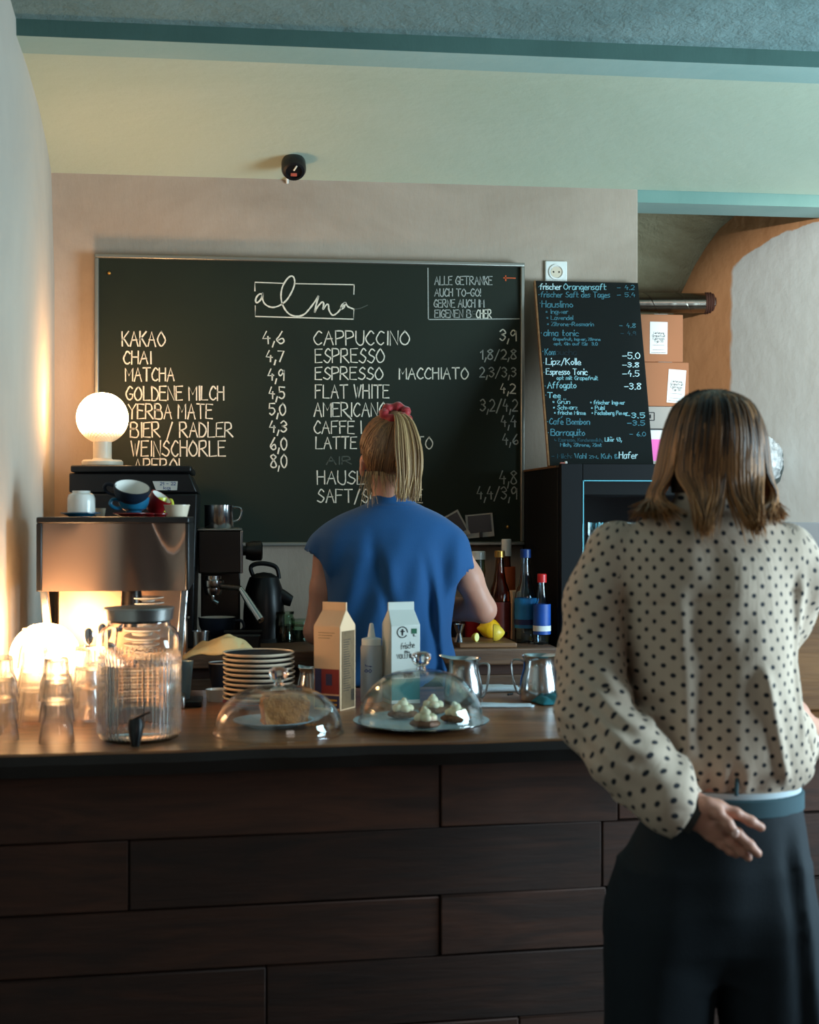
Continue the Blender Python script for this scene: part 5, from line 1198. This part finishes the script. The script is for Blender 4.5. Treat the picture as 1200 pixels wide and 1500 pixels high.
def head_sdf(c, w=.076, tilt=0.0):
    """head facing +y, c = centre of the cranium"""
    c = np.array(c, float); e = lambda dx, dy, dz: c+np.array([dx,dy,dz])
    parts = [ell(e(0,-.012,.012), (w, .094, .098)), ell(e(0,.030,-.045), (w*.78,.062,.078)), cone(e(0,.040,-.095), e(0,.060,-.100), .030, .022)]
    base_ = union(*parts, k=.03)
    nose = union(cone(e(0,.088,-.010), e(0,.110,-.048), .008, .013), ell(e(0,.104,-.052), (.017,.012,.009)), k=.01)
    lips = union(ell(e(0,.096,-.076), (.024,.008,.006)), ell(e(0,.094,-.086), (.020,.008,.006)), k=.004)
    brow = cone(e(-.03,.082,.012), e(.03,.082,.012), .010, .010)
    def f(p):
        d = smin(base_(p), nose(p), .012); d = smin(d, lips(p), .006); d = smin(d, brow(p), .02)
        for s in (-1, 1):
            d = np.maximum(d, -(ell(e(s*.031,.098,-.010), (.016,.014,.010))(p)))
            d = smin(d, ell(e(s*.031,.080,-.010), (.012,.012,.012))(p), .004)
            ear = ell(e(s*(w+.004),-.008,-.028), (.008,.019,.031)); hol = ell(e(s*(w+.013),-.004,-.024), (.007,.010,.018))
            d = smin(d, np.maximum(ear(p), -hol(p)), .006)
        return d
    return f
def arm_sdf(pts, rs): return chain(pts, rs, .018)
def hand(wrist, palm_c, fingers, pr=.021, knuck=None):
    """palm as a row of rays from the wrist to each finger root, then jointed fingers; fingers = list of point lists"""
    fs = []
    for fi, (pts, r) in enumerate(fingers):
        root = np.array(pts[0]); fs.append(cone(wrist, root, .020, r*1.35))
    palm = union(*fs, k=.016)
    digits = [chain(pts, [r, r*.96, r*.9, r*.78][:len(pts)], .006) for pts, r in fingers]
    def f(p):
        d = palm(p)
        dd = digits[0](p)
        for g in digits[1:]: dd = np.minimum(dd, g(p))
        return smin(d, dd, .008)
    return f
def bbox(pts, m): a = np.array(pts); return a.min(0)-m, a.max(0)+m
def fold(p, seed, fx=30, fz=7, amp=.004, ang=0.0):
    x = p[:,0]*math.cos(ang)+p[:,2]*math.sin(ang); z = -p[:,0]*math.sin(ang)+p[:,2]*math.cos(ang)
    return amp*(np.sin(x*fx+1.7*np.sin(z*fz+seed)+seed*2.1)*np.sin(z*fz*.6+p[:,1]*9+seed*1.3)+.5*np.sin(x*fx*1.9+2.2*np.sin(z*fz*1.4+seed*3)+seed))

# hair strands: thin tapered tubes joined into one hair mesh
def strands(name, paths, r0, m, parent, sides=4, flat=1.0):
    V = []; F = []; o = 0
    for pts, rs in paths:
        pts = np.asarray(pts); k = len(pts); T_ = np.gradient(pts, axis=0); T_ /= np.linalg.norm(T_, axis=1, keepdims=True)+1e-9
        up = np.array([0,1.0,.1]); X = np.cross(T_, up); X /= np.linalg.norm(X, axis=1, keepdims=True)+1e-6; Yv = np.cross(X, T_)
        a = np.arange(sides)*2*math.pi/sides
        ring = pts[:, None, :]+rs[:, None, None]*(X[:, None, :]*np.cos(a)[None, :, None]+Yv[:, None, :]*np.sin(a)[None, :, None]*flat)
        V.append(ring.reshape(-1, 3)); i = np.arange((k-1)*sides).reshape(k-1, sides); j = np.roll(i, -1, axis=1)
        F.append(np.stack([i, j, j+sides, i+sides], -1).reshape(-1, 4)+o); o += k*sides
    return mesh_obj(name, (np.concatenate(V), np.concatenate(F)), m, parent)
def bez(pts, k=14):
    pts = np.asarray(pts, float); q = smooth_pts([tuple(p) for p in pts], k); return np.array(q)

# ================================================================ barista
DB = 3.96
rootb, CB = frame(DB, 570)
bar_p = thing('person', 'person in a blue short-sleeved shirt with blond ponytail, seen from behind behind the bar', 'person', tuple(rootb), -YAW)
hc = CB(571, 668, .015)     # cranium centre
torso = stack([(.90,.0,.0,.155,.105),(1.0,-.003,.0,.150,.100),(1.10,-.003,0,.140,.098),(1.22,0,0,.150,.102),(1.33,0,.0,.165,.100),(1.385,.0,.0,.155,.085),(1.425,.0,.004,.11,.062),(1.455,.0,.008,.055,.050)])
neck = cone((.005,.0,1.40), (hc[0]+.002,hc[1]-.012,hc[2]-.05), .052, .052)
head = head_sdf(hc, .073)
sL = CB(480, 800, 0); eL = CB(464, 925, .02); wL = np.array([-.09,.26,1.13]); sR = CB(664, 800, 0); eR = CB(708, 893, .03); wR = np.array([.06,.24,1.165])
armL = arm_sdf([sL, (sL+eL)/2+np.array([.006,0,0]), eL, (eL+wL)/2, wL], [.038,.038,.034,.033,.024]); armR = arm_sdf([sR, (sR+eR)/2, eR, (eR+wR)/2, wR], [.038,.039,.035,.034,.024])
legs = union(stack([(.02,-.10,.0,.045,.055),(.10,-.10,-.01,.042,.045),(.30,-.10,-.01,.055,.06),(.50,-.10,.0,.06,.062),(.75,-.09,0,.082,.09),(.92,-.08,0,.09,.10)]), stack([(.02,.10,.0,.045,.055),(.10,.10,-.01,.042,.045),(.30,.10,-.01,.055,.06),(.50,.10,.0,.06,.062),(.75,.09,0,.082,.09),(.92,.08,0,.09,.10)]), k=.03)
body_f = union(torso, neck, armL, armR, legs, k=.025)
def fingers_forward(w, side, dirv):
    w = np.array(w); d = np.array(dirv)/np.linalg.norm(dirv); up = np.array([0,0,1.]); lat = np.cross(d, up); out = []
    for i, (off, L1, r) in enumerate([(-.030,.070,.0088),(-.011,.078,.009),(.009,.073,.0088),(.027,.058,.0078)]):
        k = w+d*.078+lat*off*-side; out.append(([k, k+d*L1*.45+up*-.006, k+d*L1*.75+up*-.022, k+d*L1*.85+up*-.040], r))
    t0 = w+d*.028+lat*.030*side; out.append(([t0, t0+d*.028+lat*.016*side+up*-.008, t0+d*.055+lat*.018*side+up*-.016], .0105))
    return out
fL = fingers_forward(wL, 1, (.45,.8,-.12)); fR = fingers_forward(wR, -1, (-.45,.8,-.12))
hL = hand(wL, None, fL); hR = hand(wR, None, fR)
full = lambda p: smin(smin(smin(body_f(p), head(p), .02), hL(p), .012), hR(p), .012)
main = nets(full, (-.36,-.16,0), (.36,.40,1.78), .0075)
mesh_obj('body', main, 'skin', bar_p)
ctop = nets
# shirt
tor_s = stack([(.985,.000,.0,.176,.126),(1.02,.0,.0,.176,.124),(1.12,-.002,0,.172,.122),(1.24,.001,0,.176,.126),(1.33,.001,-.0,.184,.122),(1.375,.002,.0,.190,.108),(1.41,.002,.0,.180,.094),(1.436,.004,.0,.150,.080),(1.458,.006,.002,.108,.068),(1.474,.007,.006,.066,.060),(1.490,.007,.006,.055,.056),(1.504,.007,.006,.052,.054)])
hemL = CB(459, 812, -.0); hemR = CB(682, 822, .0)
slL = chain([CB(508,790,0), CB(480,806,0), CB(462,836,.0)], [.050,.054,.052], .03); slR = chain([CB(632,792,0), CB(656,808,0), CB(676,856,.005)], [.050,.056,.056], .03)
def cutplane(p, a, b_): n_ = (b_-a)/np.linalg.norm(b_-a); return (p-b_)@n_
cLa, cLb = CB(486,765,0), CB(461,817,0); cRa, cRb = CB(650,775,0), CB(676,840,0)
def shirt(p):
    sl = smin(np.maximum(slL(p), cutplane(p, cLa, cLb)), np.maximum(slR(p), cutplane(p, cRa, cRb)), .005)
    d = smin(tor_s(p), sl, .045)
    w_ = np.clip((1.42-p[:,2])/.12, 0, 1)*np.clip((.24-abs(p[:,0]))/.05, 0, 1)
    x = p[:,0]; z = p[:,2]
    # gathered folds running from the shoulder blades to the small of the back, as the photo shows
    dd = fold(p, 1.3, 38, 4, .0085, -.25)*w_
    dd += -.007*w_*np.exp(-((x-(-.045+.09*np.clip((1.36-z)/.34,0,1)))/.016)**2)+.007*w_*np.exp(-((x-(-.015+.09*np.clip((1.36-z)/.34,0,1)))/.022)**2)
    dd += -.010*w_*np.exp(-((x-(.095+.035*np.clip((1.34-z)/.3,0,1)))/.012)**2)*np.clip((1.36-z)/.1,0,1)+.008*w_*np.exp(-((x-(.122+.03*np.clip((1.34-z)/.3,0,1)))/.012)**2)*np.clip((1.36-z)/.1,0,1)
    dd += .008*np.exp(-((z-1.005-.02*np.sin(x*14))/.02)**2)+.0025*np.exp(-((z-1.466-.5*(x-.006)**2)/.003)**2)
    d = d-dd
    inner = np.minimum(ell(cLb+np.array([-.003,0,-.012]), (.048,.050,.040))(p), ell(cRb+np.array([.004,0,-.012]), (.048,.050,.040))(p))
    return np.maximum(d, -inner)
sh = mesh_obj('shirt', nets(shirt, (-.30,-.18,.97), (.30,.18,1.515), .006), 'shirt_blue', bar_p)
tr = stack([(.05,-.11,.0,.085,.09),(.5,-.10,.0,.085,.095),(.82,-.08,0,.10,.115),(.9,-.06,0,.11,.12)]); tr2 = stack([(.05,.11,.0,.085,.09),(.5,.10,.0,.085,.095),(.82,.08,0,.10,.115),(.9,.06,0,.11,.12)]); hp = stack([(.84,0,0,.17,.118),(.95,0,0,.168,.118),(1.0,0,0,.158,.112)])
mesh_obj('trousers', nets(union(tr, tr2, hp, k=.03), (-.24,-.16,.03), (.24,.16,1.02), .012), 'trousers_dark', bar_p)
for s in (-1, 1): MB().ball((s*.10,.05,.035), (.045,.13,.040), 20, 10).build('shoe', 'black_matte', bar_p, smooth=60)
# hair cap swept up to the ponytail
tie = CB(579, 607, -.052)
cap = ell(hc+np.array([0,-.014,.018]), (.0815,.102,.098))
def capf(p):
    q = p-hc; d = cap(p)
    keep = np.maximum((q[:,1]-.052-.35*np.clip(q[:,2],0,1)), -(q[:,2]+.066+.9*np.clip(q[:,1]+.02,-1,.03)*0-.42*np.clip(-q[:,1]-.04,-.04,.0)))
    d = smin(d, cone(tie+np.array([0,.03,-.022]), tie+np.array([0,0,-.012]), .040, .022)(p), .02)
    ear_ = np.maximum(np.maximum(q[:,2]-.004, .058-np.abs(q[:,0])), -q[:,1]-.045)
    return np.maximum(np.maximum(d, keep), -ear_)
mesh_obj('hair_cap', nets(capf, hc-.14, hc+np.array([.14,.14,.17]), .005), 'hair_under_blond', bar_p)
paths = []
for i in range(620):
    a = rng.uniform(-1, 1)*2.35; # angle around the head, 0 = nape
    low = -.068 if abs(a) < 1.5 else -.045+.10*(abs(a)-1.5)
    if abs(a) > 1.12: low = max(low, .004)
    low += rng.uniform(0, .09)*rng.random()
    p0 = np.array([math.sin(a)*.083, -.014-math.cos(a)*.103, 0])*math.sqrt(max(0, 1-(low/.102)**2)); p0[2] = low; p0[1] -= .0
    s0 = hc+p0+np.array([0,0,.016]); pts = []
    q0 = s0-hc-np.array([0,-.014,.018]); q1 = tie-hc-np.array([0,-.014,.018])
    for t in np.linspace(0, 1, 9):
        q = q0*(1-t)+q1*t+np.array([.006*math.sin(i), 0, .004*math.cos(i*1.7)])*t*(1-t); k_ = np.linalg.norm(q/np.array([.0825,.103,.099])); off = 1.0+.012*rng.random() if k_ < 1.0 or t < .8 else k_
        q = q/k_*(off if t < .85 else max(off*(1-(t-.85)/.15)+k_*((t-.85)/.15), .99)); pts.append(hc+np.array([0,-.014,.018])+q)
    pts = np.array(pts); rs = np.linspace(.0014, .0022, 9)*rng.uniform(.7, 1.3); rs[0] *= .4; paths.append((pts, rs))
capn = len(paths)
for i in range(330):    # the ponytail
    u = rng.uniform(-1, 1); v = rng.uniform(-1, 1); L_ = rng.uniform(.86, 1.03)
    e0 = tie+np.array([.010*u+.006, .006*v, .006])
    mid1 = CB(592+13*u, 618, -.085)+np.array([0,.016*v,0]); mid2 = CB(598+19*u, 655, -.105)+np.array([0,.02*v,0]); mid3 = CB(600+17*u, 695, -.11)+np.array([0,.018*v,0])
    end = CB(597+15*u+rng.normal()*3, 655+78*L_, -.118)+np.array([0,.012*v,0])
    pts = bez([e0, mid1, mid2, mid3, end], 4); n_ = len(pts); pts[:, 0] += .0025*np.sin(np.linspace(0, 7, n_)+i*1.3)*np.linspace(0, 1, n_)
    rs = np.interp(np.linspace(0, 1, n_), [0,.15,.7,1], [.0012,.0020,.0020,.0005])*rng.uniform(.7,1.3); paths.append((pts, rs))
for i in range(110):     # loose wisps on the nape
    u = rng.uniform(-1, 1); st = hc+np.array([-.02+.055*u, -.088+.02*abs(u), -.045]); le = rng.uniform(.03, .075)
    if i < 26: st = hc+np.array([-.068+.02*rng.random(), -.06, -.045]); le = rng.uniform(.06,.10)
    pts = bez([st, st+np.array([.004*u,-.006,-le*.4]), st+np.array([.012*u+rng.normal()*.006,-.010,-le])], 4); n_ = len(pts)
    paths.append((pts, np.linspace(.0010, .0003, n_)))
strands('hair', paths[:capn], 0, 'hair_blond_shaded', bar_p); strands('ponytail', paths[capn:], 0, 'hair_blond_lit', bar_p)
mb = MB(); pts = []
for i in range(41):
    a = i/40*2*math.pi; pts.append(tuple(tie+np.array([.030*math.cos(a), -.0+.012*math.sin(a), .004+.022*math.sin(a)*.8])))
mb.tube(pts, [.0125*(1+.22*math.sin(i/40*2*math.pi*6)) for i in range(41)], 10); mb.ball(tuple(tie+np.array([-.030,0,.004])), (.014,.013,.013), 12, 8, lambda d: .3*mnoise.noise(d*5)); mb.ball(tuple(tie+np.array([.036,.01,-.012])), (.012,.012,.012), 12, 8, lambda d: .3*mnoise.noise(d*5)).build('scrunchie', 'scrunchie', bar_p, smooth=60)
ep = CB(526, 701, -.015); MB().tube([tuple(ep+np.array([.0,.007*math.cos(t),.007*math.sin(t)])) for t in np.linspace(0, 2*math.pi, 14)], .0014, 6).build('earring', 'gold', bar_p)

# ================================================================ customer
DC = 2.55
rootc, CC = frame(DC, 1030)
cus = thing('person', 'person with long brown hair in a dotted cream blouse, one hand behind the back', 'person', tuple(rootc), -YAW)
hc = CC(1044, 666, .02)
zz = lambda py: CC(1030, py)[2]; hx = lambda px: px/817.0
cxp = lambda px: CC(px, 750)[0]
torso = stack([(zz(1160), cxp(1058), 0, .128, .10), (zz(1080), cxp(1052), 0, .128,.098), (zz(980), cxp(1040), 0, .140,.10), (zz(860), cxp(1032), 0, .150,.10), (zz(800), cxp(1032), 0,.150,.09), (zz(760), cxp(1034), 0,.095,.07), (zz(735), cxp(1038), .0,.055,.055)])
neck = cone(CC(1038, 765, 0), hc+np.array([0,-.010,-.06]), .052, .052)
head = head_sdf(hc, .074)
SLp = [CC(898,815,.0), CC(868,930,-.0), CC(874,1035,-.04), CC(935,1115,-.125), CC(1018,1188,-.165)]
armL = arm_sdf(SLp, [.045,.042,.037,.034,.0235])
SRp = [CC(1155,818,.0), CC(1148,900,.04), CC(1120,1000,.10), CC(1160,1050,.22), CC(1192,1072,.345)]
armR = arm_sdf(SRp, [.045,.042,.036,.032,.024])
legs = union(stack([(.02,-.09,.0,.045,.055),(.10,-.09,-.01,.042,.045),(.30,-.09,-.01,.055,.06),(.50,-.07,.0,.06,.062),(.72,-.05,0,.075,.085),(.80,-.04,0,.08,.09)]), stack([(.02,.13,.0,.045,.055),(.10,.13,-.01,.042,.045),(.30,.13,-.01,.055,.06),(.50,.12,.0,.06,.062),(.72,.09,0,.075,.085),(.80,.08,0,.08,.09)]), stack([(.76,cxp(1050),0,.12,.10),(.90,cxp(1056),0,.115,.09),(.99,cxp(1060),0,.105,.08)]), k=.03)
bodyf = union(torso, neck, armL, armR, legs, k=.025)
wr_ = SLp[-1]; Y0 = -.185
H_ = lambda px, py, y=Y0: CC(px, py, y)
fing = [([H_(1052,1182), H_(1078,1191,-.187), H_(1100,1203,-.184), H_(1115,1212,-.180)], .0092),
        ([H_(1057,1204,-.180), H_(1080,1221,-.186), H_(1098,1238,-.184), H_(1110,1250,-.180)], .0094),
        ([H_(1050,1216,-.174), H_(1070,1233,-.178), H_(1086,1247,-.176), H_(1096,1256,-.170)], .0088),
        ([H_(1040,1222,-.168), H_(1056,1236,-.172), H_(1070,1246,-.170), H_(1079,1252,-.165)], .0078),
        ([H_(1036,1180,-.190), H_(1052,1191,-.203), H_(1066,1206,-.208), H_(1077,1220,-.206)], .0098)]
hLf = hand(wr_, None, fing)
wR = SRp[-1]; fr2 = []
for i, (o_, L1, r_) in enumerate([(-.026,.072,.0088),(-.009,.078,.009),(.009,.073,.0088),(.026,.058,.0078)]):
    k_ = wR+np.array([.045+o_*.5, .060-o_*.6, -.012]); fr2.append(([k_, k_+np.array([.026,.028,-.004]), k_+np.array([.04,.045,-.014])], r_))
fr2.append(([wR+np.array([-.005,.03,-.008]), wR+np.array([-.008,.055,-.012]), wR+np.array([.0,.075,-.018])], .0098))
hRf = hand(wR, None, fr2)
full = lambda p: smin(smin(bodyf(p), head(p), .02), hRf(p), .012)
V1 = nets(full, (-.34,-.27,0), (.32,.52,1.72), .0075)
handarm = lambda p: smin(armL(p), hLf(p), .014)
lo, hi = bbox([SLp[-2]*.35+SLp[-1]*.65]+[q for f_ in fing for q in f_[0]], .024); V2 = nets(handarm, lo, hi, .0028)
mesh_obj('body', [V1, V2], 'skin', cus)
tp_ = fing[4][0][-1]; MB().ball((0,0,0), (.0062,.0025,.008), 12, 8).build('thumbnail', 'nail', cus, loc=tuple(tp_+np.array([-.001,-.0072,.001])))
# blouse
tb = stack([(zz(1152), cxp(1068), 0, .118,.108), (zz(1138), cxp(1064), 0, .130,.120), (zz(1115), cxp(1055), -.004,.146,.132), (zz(1050), cxp(1044), -.004,.152,.134), (zz(960), cxp(1036), -.002,.160,.130), (zz(860), cxp(1032), 0,.172,.126), (zz(815), cxp(1032), 0,.176,.114), (zz(790), cxp(1032), 0,.166,.100), (zz(768), cxp(1033), 0,.130,.086), (zz(750), cxp(1036), .0,.086,.072), (zz(735), cxp(1039), .0,.062,.064),(zz(712), cxp(1040), .004,.058,.062),(zz(705), cxp(1040), .004,.056,.060)])
sleL = chain([CC(905,812,0), CC(876,880,0), CC(869,965,-.005), CC(878,1045,-.05), CC(926,1112,-.128), CC(975,1160,-.160), CC(1002,1186,-.168)], [.060,.062,.066,.074,.070,.056,.044], .03)
sleR = chain([CC(1148,812,0), CC(1160,848,.01), CC(1140,905,.04), CC(1118,970,.08), CC(1122,1030,.11), CC(1152,1070,.18), CC(1174,1096,.21)], [.058,.056,.050,.047,.048,.044,.040], .03)
cutL = (CC(960,1148,-.155), CC(1008,1190,-.168))
def blouse(p):
    a = np.maximum(sleL(p), cutplane(p, *cutL)); d = smin(tb(p), a, .012); d = smin(d, sleR(p), .02)
    x, y, z = p.T; w_ = np.clip((zz(770)-z)/.06, 0, 1)
    dd = fold(p, 2.2, 24, 5, .0075, .35)*w_ + fold(p, .7, 50, 12, .0026, -.2)*w_
    # pleat lines and hanging folds
    def ridge(x0, z0, x1, z1, wdt, am):
        t = np.clip((z-z0)/(z1-z0), 0, 1); xc = x0+(x1-x0)*t; return am*np.exp(-((x-xc)/wdt)**2)*np.clip((t)*8, 0, 1)*np.clip((1-t)*8+.0, 0, 1)*(y < .03)
    pz = lambda py: zz(py)
    dd += ridge(cxp(1090), pz(960), cxp(1130), pz(1140), .010, .012)+ridge(cxp(1162), pz(830), cxp(1158), pz(1090), .009, .006)-ridge(cxp(1150), pz(830), cxp(1146), pz(1090), .014, .004)
    dd += -ridge(cxp(1000), pz(840), cxp(1010), pz(1090), .020, .008)+ridge(cxp(972), pz(850), cxp(990), pz(1120), .018, .009)-ridge(cxp(908), pz(850), cxp(925), pz(1050), .012, .012)+ridge(cxp(1050), pz(900), cxp(1060), pz(1120), .02, .006)
    gz = np.clip((z-zz(1150))/.01, 0, 1)*np.clip((zz(1090)-z)/.05, 0, 1); dd += gz*.006*np.sin(x*95+4*np.sin(x*23))
    # horizontal rumples on the sleeve at the elbow and the yoke seam on the back
    el = np.exp(-(((x-cxp(880))/.09)**2+((z-pz(1045))/.09)**2)); dd += el*.005*np.sin(z*150+x*60+3*np.sin(x*30))
    dd += -.003*np.exp(-((z-pz(872)-.012*np.sin(x*10))/.004)**2)*(np.abs(x) < .16)*(y < 0)
    return d-dd*(z < pz(745))
Vb, Fb = nets(blouse, (-.36,-.28,zz(1215)), (.34,.32,zz(700)), .0062)
segs = [([SLp[0], SLp[1]]), ([SLp[1], SLp[2]]), ([SLp[2], SLp[4]]), ([SRp[0], SRp[2]]), ([SRp[2], SRp[3]])]
def buv(V, F):
    V = V.copy(); C_ = V[F].mean(1); d0 = tb(C_); lab = np.zeros(len(F), int); best = d0-.004
    for i, s in enumerate(segs):
        a, b_ = np.array(s[0]), np.array(s[1]); di = cone(a, b_, .06, .062)(C_); k = (di < best); lab[k] = i+1; best = np.where(k, di, best)
    out = np.zeros((len(F), 4, 2)); Pq = V[F]
    ang = np.arctan2(Pq[...,0]-.0, -(Pq[...,1])*1.25); ac = np.arctan2(C_[:,0], -C_[:,1]*1.25)[:, None]; ang = ac+((ang-ac+math.pi)%(2*math.pi)-math.pi)
    out[..., 0] = ang*.155; out[..., 1] = Pq[..., 2]
    fl_ = (C_[:,1] < .0); out[fl_, :, 0] = (Pq[..., 0]+.35*np.sign(Pq[...,0])*np.clip(np.abs(Pq[...,0])-.10, 0, 1))[fl_]
    for i, s in enumerate(segs):
        k = lab == i+1
        if not k.any(): continue
        a, b_ = np.array(s[0]), np.array(s[1]); ax = (b_-a)/np.linalg.norm(b_-a); e1 = np.cross(ax, np.array([0,1.,0])); e1 /= np.linalg.norm(e1); e2 = np.cross(ax, e1)
        q = Pq[k]-a; u = q@ax; s1 = q@e1; s2 = q@e2; s2c = (C_[k]-a)@e2; th = np.arctan2(s1, -s2 if s2c.mean() > 9 else s2); thc = np.arctan2((C_[k]-a)@e1, s2c)[:, None]; th = thc+((th-thc+math.pi)%(2*math.pi)-math.pi)
        out[k, :, 0] = th*.062+.013*i; out[k, :, 1] = u+.3*i
    return out.reshape(-1, 2)
mesh_obj('blouse', (Vb, Fb), 'dotted_cotton', cus, buv)
# inner cuff
cf = MB().tube([tuple(CC(985,1170,-.162)), tuple(CC(1006,1189,-.168)), tuple(CC(1022,1198,-.172))], [.040,.036,.030], 24).build('cuff', 'grey_cuff', cus)
MB().lathe([(.0,0),(1,0),(1,.018),(0,.018)], 48).build('shirt_hem', 'shirt_hem', cus, loc=(cxp(1066), 0, zz(1160))).scale = (.1285, .116, 1)
# trousers with waistband
wbz = zz(1166)
th_ = stack([(zz(1172), cxp(1064), 0, .130,.118), (zz(1200), cxp(1060), 0, .142,.130), (zz(1260), cxp(1050), -.003,.168,.142), (zz(1310), cxp(1044), -.002,.177,.144), (zz(1370), cxp(1042), 0,.176,.126), (zz(1410), cxp(1042), 0,.13,.09)])
lg1 = stack([(.03,cxp(1150),0,.105,.115),(.35,cxp(1146),0,.105,.115),(zz(1500),cxp(1135),0,.100,.115),(zz(1400),cxp(1120),0,.102,.128),(zz(1330),cxp(1110),0,.102,.135),(zz(1270),cxp(1100),0,.085,.11)])
lg2 = stack([(.03,cxp(950),0,.105,.115),(.35,cxp(955),0,.105,.115),(zz(1500),cxp(962),0,.096,.115),(zz(1400),cxp(966),0,.100,.128),(zz(1330),cxp(973),0,.100,.135),(zz(1270),cxp(985),0,.085,.11)])
def trou(p):
    d = np.minimum(lg1(p), lg2(p)); d = smin(d, th_(p), .035); x, y, z = p.T
    w_ = np.clip((zz(1180)-z)/.08, 0, 1)
    return d-w_*(fold(p, 4.1, 30, 4, .004, .1)+.008*np.exp(-((x-(cxp(1150)+.03*np.clip((zz(1230)-z)/.3,0,1)))/.014)**2)*(y < .05)-.006*np.exp(-((x-(cxp(1128)+.03*np.clip((zz(1230)-z)/.3,0,1)))/.014)**2)*(y < .05))
mesh_obj('trousers', nets(trou, (-.30,-.19,.02), (.30,.19,zz(1164)), .009), 'trousers', cus)
o = MB().lathe([(0,0),(1.0,0),(1.02,.003),(1.02,.030),(1.0,.033),(0,.033)], 64).build('waistband', 'waistband', cus, loc=(cxp(1064), 0, zz(1180))); o.scale = (.134,.122,1)
tb_ = MB().tube([tuple(CC(1080,1140,-.125)), tuple(CC(1079,1155,-.128)), tuple(CC(1079,1166,-.127))], .0035, 8).build('belt_loop', 'waistband', cus)
for s in (-.10, .14): MB().ball((s,.05,.035), (.045,.13,.040), 20, 10).build('shoe', 'black_matte', cus, smooth=60)
# hair: under layer and strands
hr = stack([(zz(745), cxp(1040), .01, .070,.066), (zz(700), cxp(1042), .0, .078,.082), (zz(650), cxp(1043), .0, .078,.090), (zz(610), cxp(1042), .004,.070,.082)])
def under(p):
    d = smin(hr(p), ell(hc+np.array([0,-.008,.020]), (.0775,.098,.090))(p), .01)+.006; q = p-hc
    face_ = np.maximum(-(q[:,1]-.045), np.abs(q[:,0])-.075+.9*np.clip(q[:,2]-.02, 0, 1)); 
    d = np.maximum(d, -np.maximum(-(q[:,1]-.04), q[:,2]-.055))
    gap = np.maximum(p[:,2]-zz(690), 0)*0
    notch = np.maximum(p[:,2]-zz(705), -(p[:,2]-zz(800))); return np.maximum(d, -(notch < 0)*(.02)) if False else np.maximum(d, zz(722)-p[:,2])
mesh_obj('hair_cap', nets(under, hc-np.array([.16,.16,.24]), hc+np.array([.16,.16,.15]), .006), 'hair_under_brown', cus)
paths = []; NS = 1500
for i in range(NS):
    a = rng.uniform(-2.55, 2.55)         # 0 = back of the head, +-pi/2 the sides
    part = np.array([rng.normal()*.006+.004*a, rng.uniform(-.085,.055)*1.0, 0]); lay = rng.random(); sc_ = 1.0+.05*lay
    top = hc+np.array([part[0], part[1], .020+.094*math.sqrt(max(0, 1-(part[1]/.105)**2))+.003])
    sx, cy = math.sin(a), -math.cos(a)
    def on(phi, k_): return hc+np.array([0,-.008,.020])+np.array([sx*.083*math.sin(phi), cy*.104*math.sin(phi), .096*math.cos(phi)])*k_
    th0 = max(.15, .9*rng.random()); m1 = on(.75, 1.02*sc_); m2 = on(1.35, 1.03*sc_)
    zE = zz(762)+rng.normal()*.008
    rad = .094+.012*lay; yr = .090+.02*lay
    l1 = hc+np.array([sx*.098*sc_, cy*.098*sc_, -.035]); l2 = hc+np.array([sx*.108*sc_+.002, cy*.094*sc_-.004, -.075])
    back = max(0, math.cos(a))
    out_ = .020+.03*lay
    # the nape parts: strands left of centre and right of centre, collar shows between
    g_ = 0
    if abs(a) < .95:
        tgt = float(np.interp(a, [-.95,-.2,.02,.06,.95],[-.038,-.024,-.018,.026,.046]))+rng.normal()*.002; l2 = hc+np.array([sx*.055+tgt*.45, -.092-.012*lay, -.072]); l1 = hc+np.array([sx*.092+tgt*.05, cy*.098-.004, -.030])
        end = np.array([cxp(1042)+tgt*1.05+(.014 if tgt > 0 else -.010)*rng.uniform(.3,1.5), -.118-.012*lay, zz(772)+rng.normal()*.009])
    else:
        s_ = np.sign(a); k_ = rng.uniform(.7, 1.15)
        ex = {-1: cxp(932), 1: cxp(1140)}[int(s_)]
        l2 = hc+np.array([s_*(.035+.066*min(1,abs(sx)*1.05)+.008*lay)+(.0 if s_ > 0 else -.006), cy*.094-.004, -.075])
        end = np.array([ex+s_*(rng.uniform(-.03,.006)-.045*max(0,1.5-abs(a))/.55), cy*.085-.045*(abs(a)<2)-.01, zz(757)+rng.normal()*.007])
        if s_ < 0: end[2] += .004
    pts = bez([top, m1, m2, l1, l2, end], 4); n_ = len(pts); pts[:, 0] += .0015*np.sin(np.linspace(0, 5, n_)+i)
    if abs(a) < .95 or True: pts[-1, 1] -= .004
    rs = np.interp(np.linspace(0, 1, n_), [0,.1,.8,1], [.0012,.0022,.0020,.0004])*rng.uniform(.7,1.4); paths.append((pts, rs))
strands('hair', paths, 0, 'hair_brown', cus)
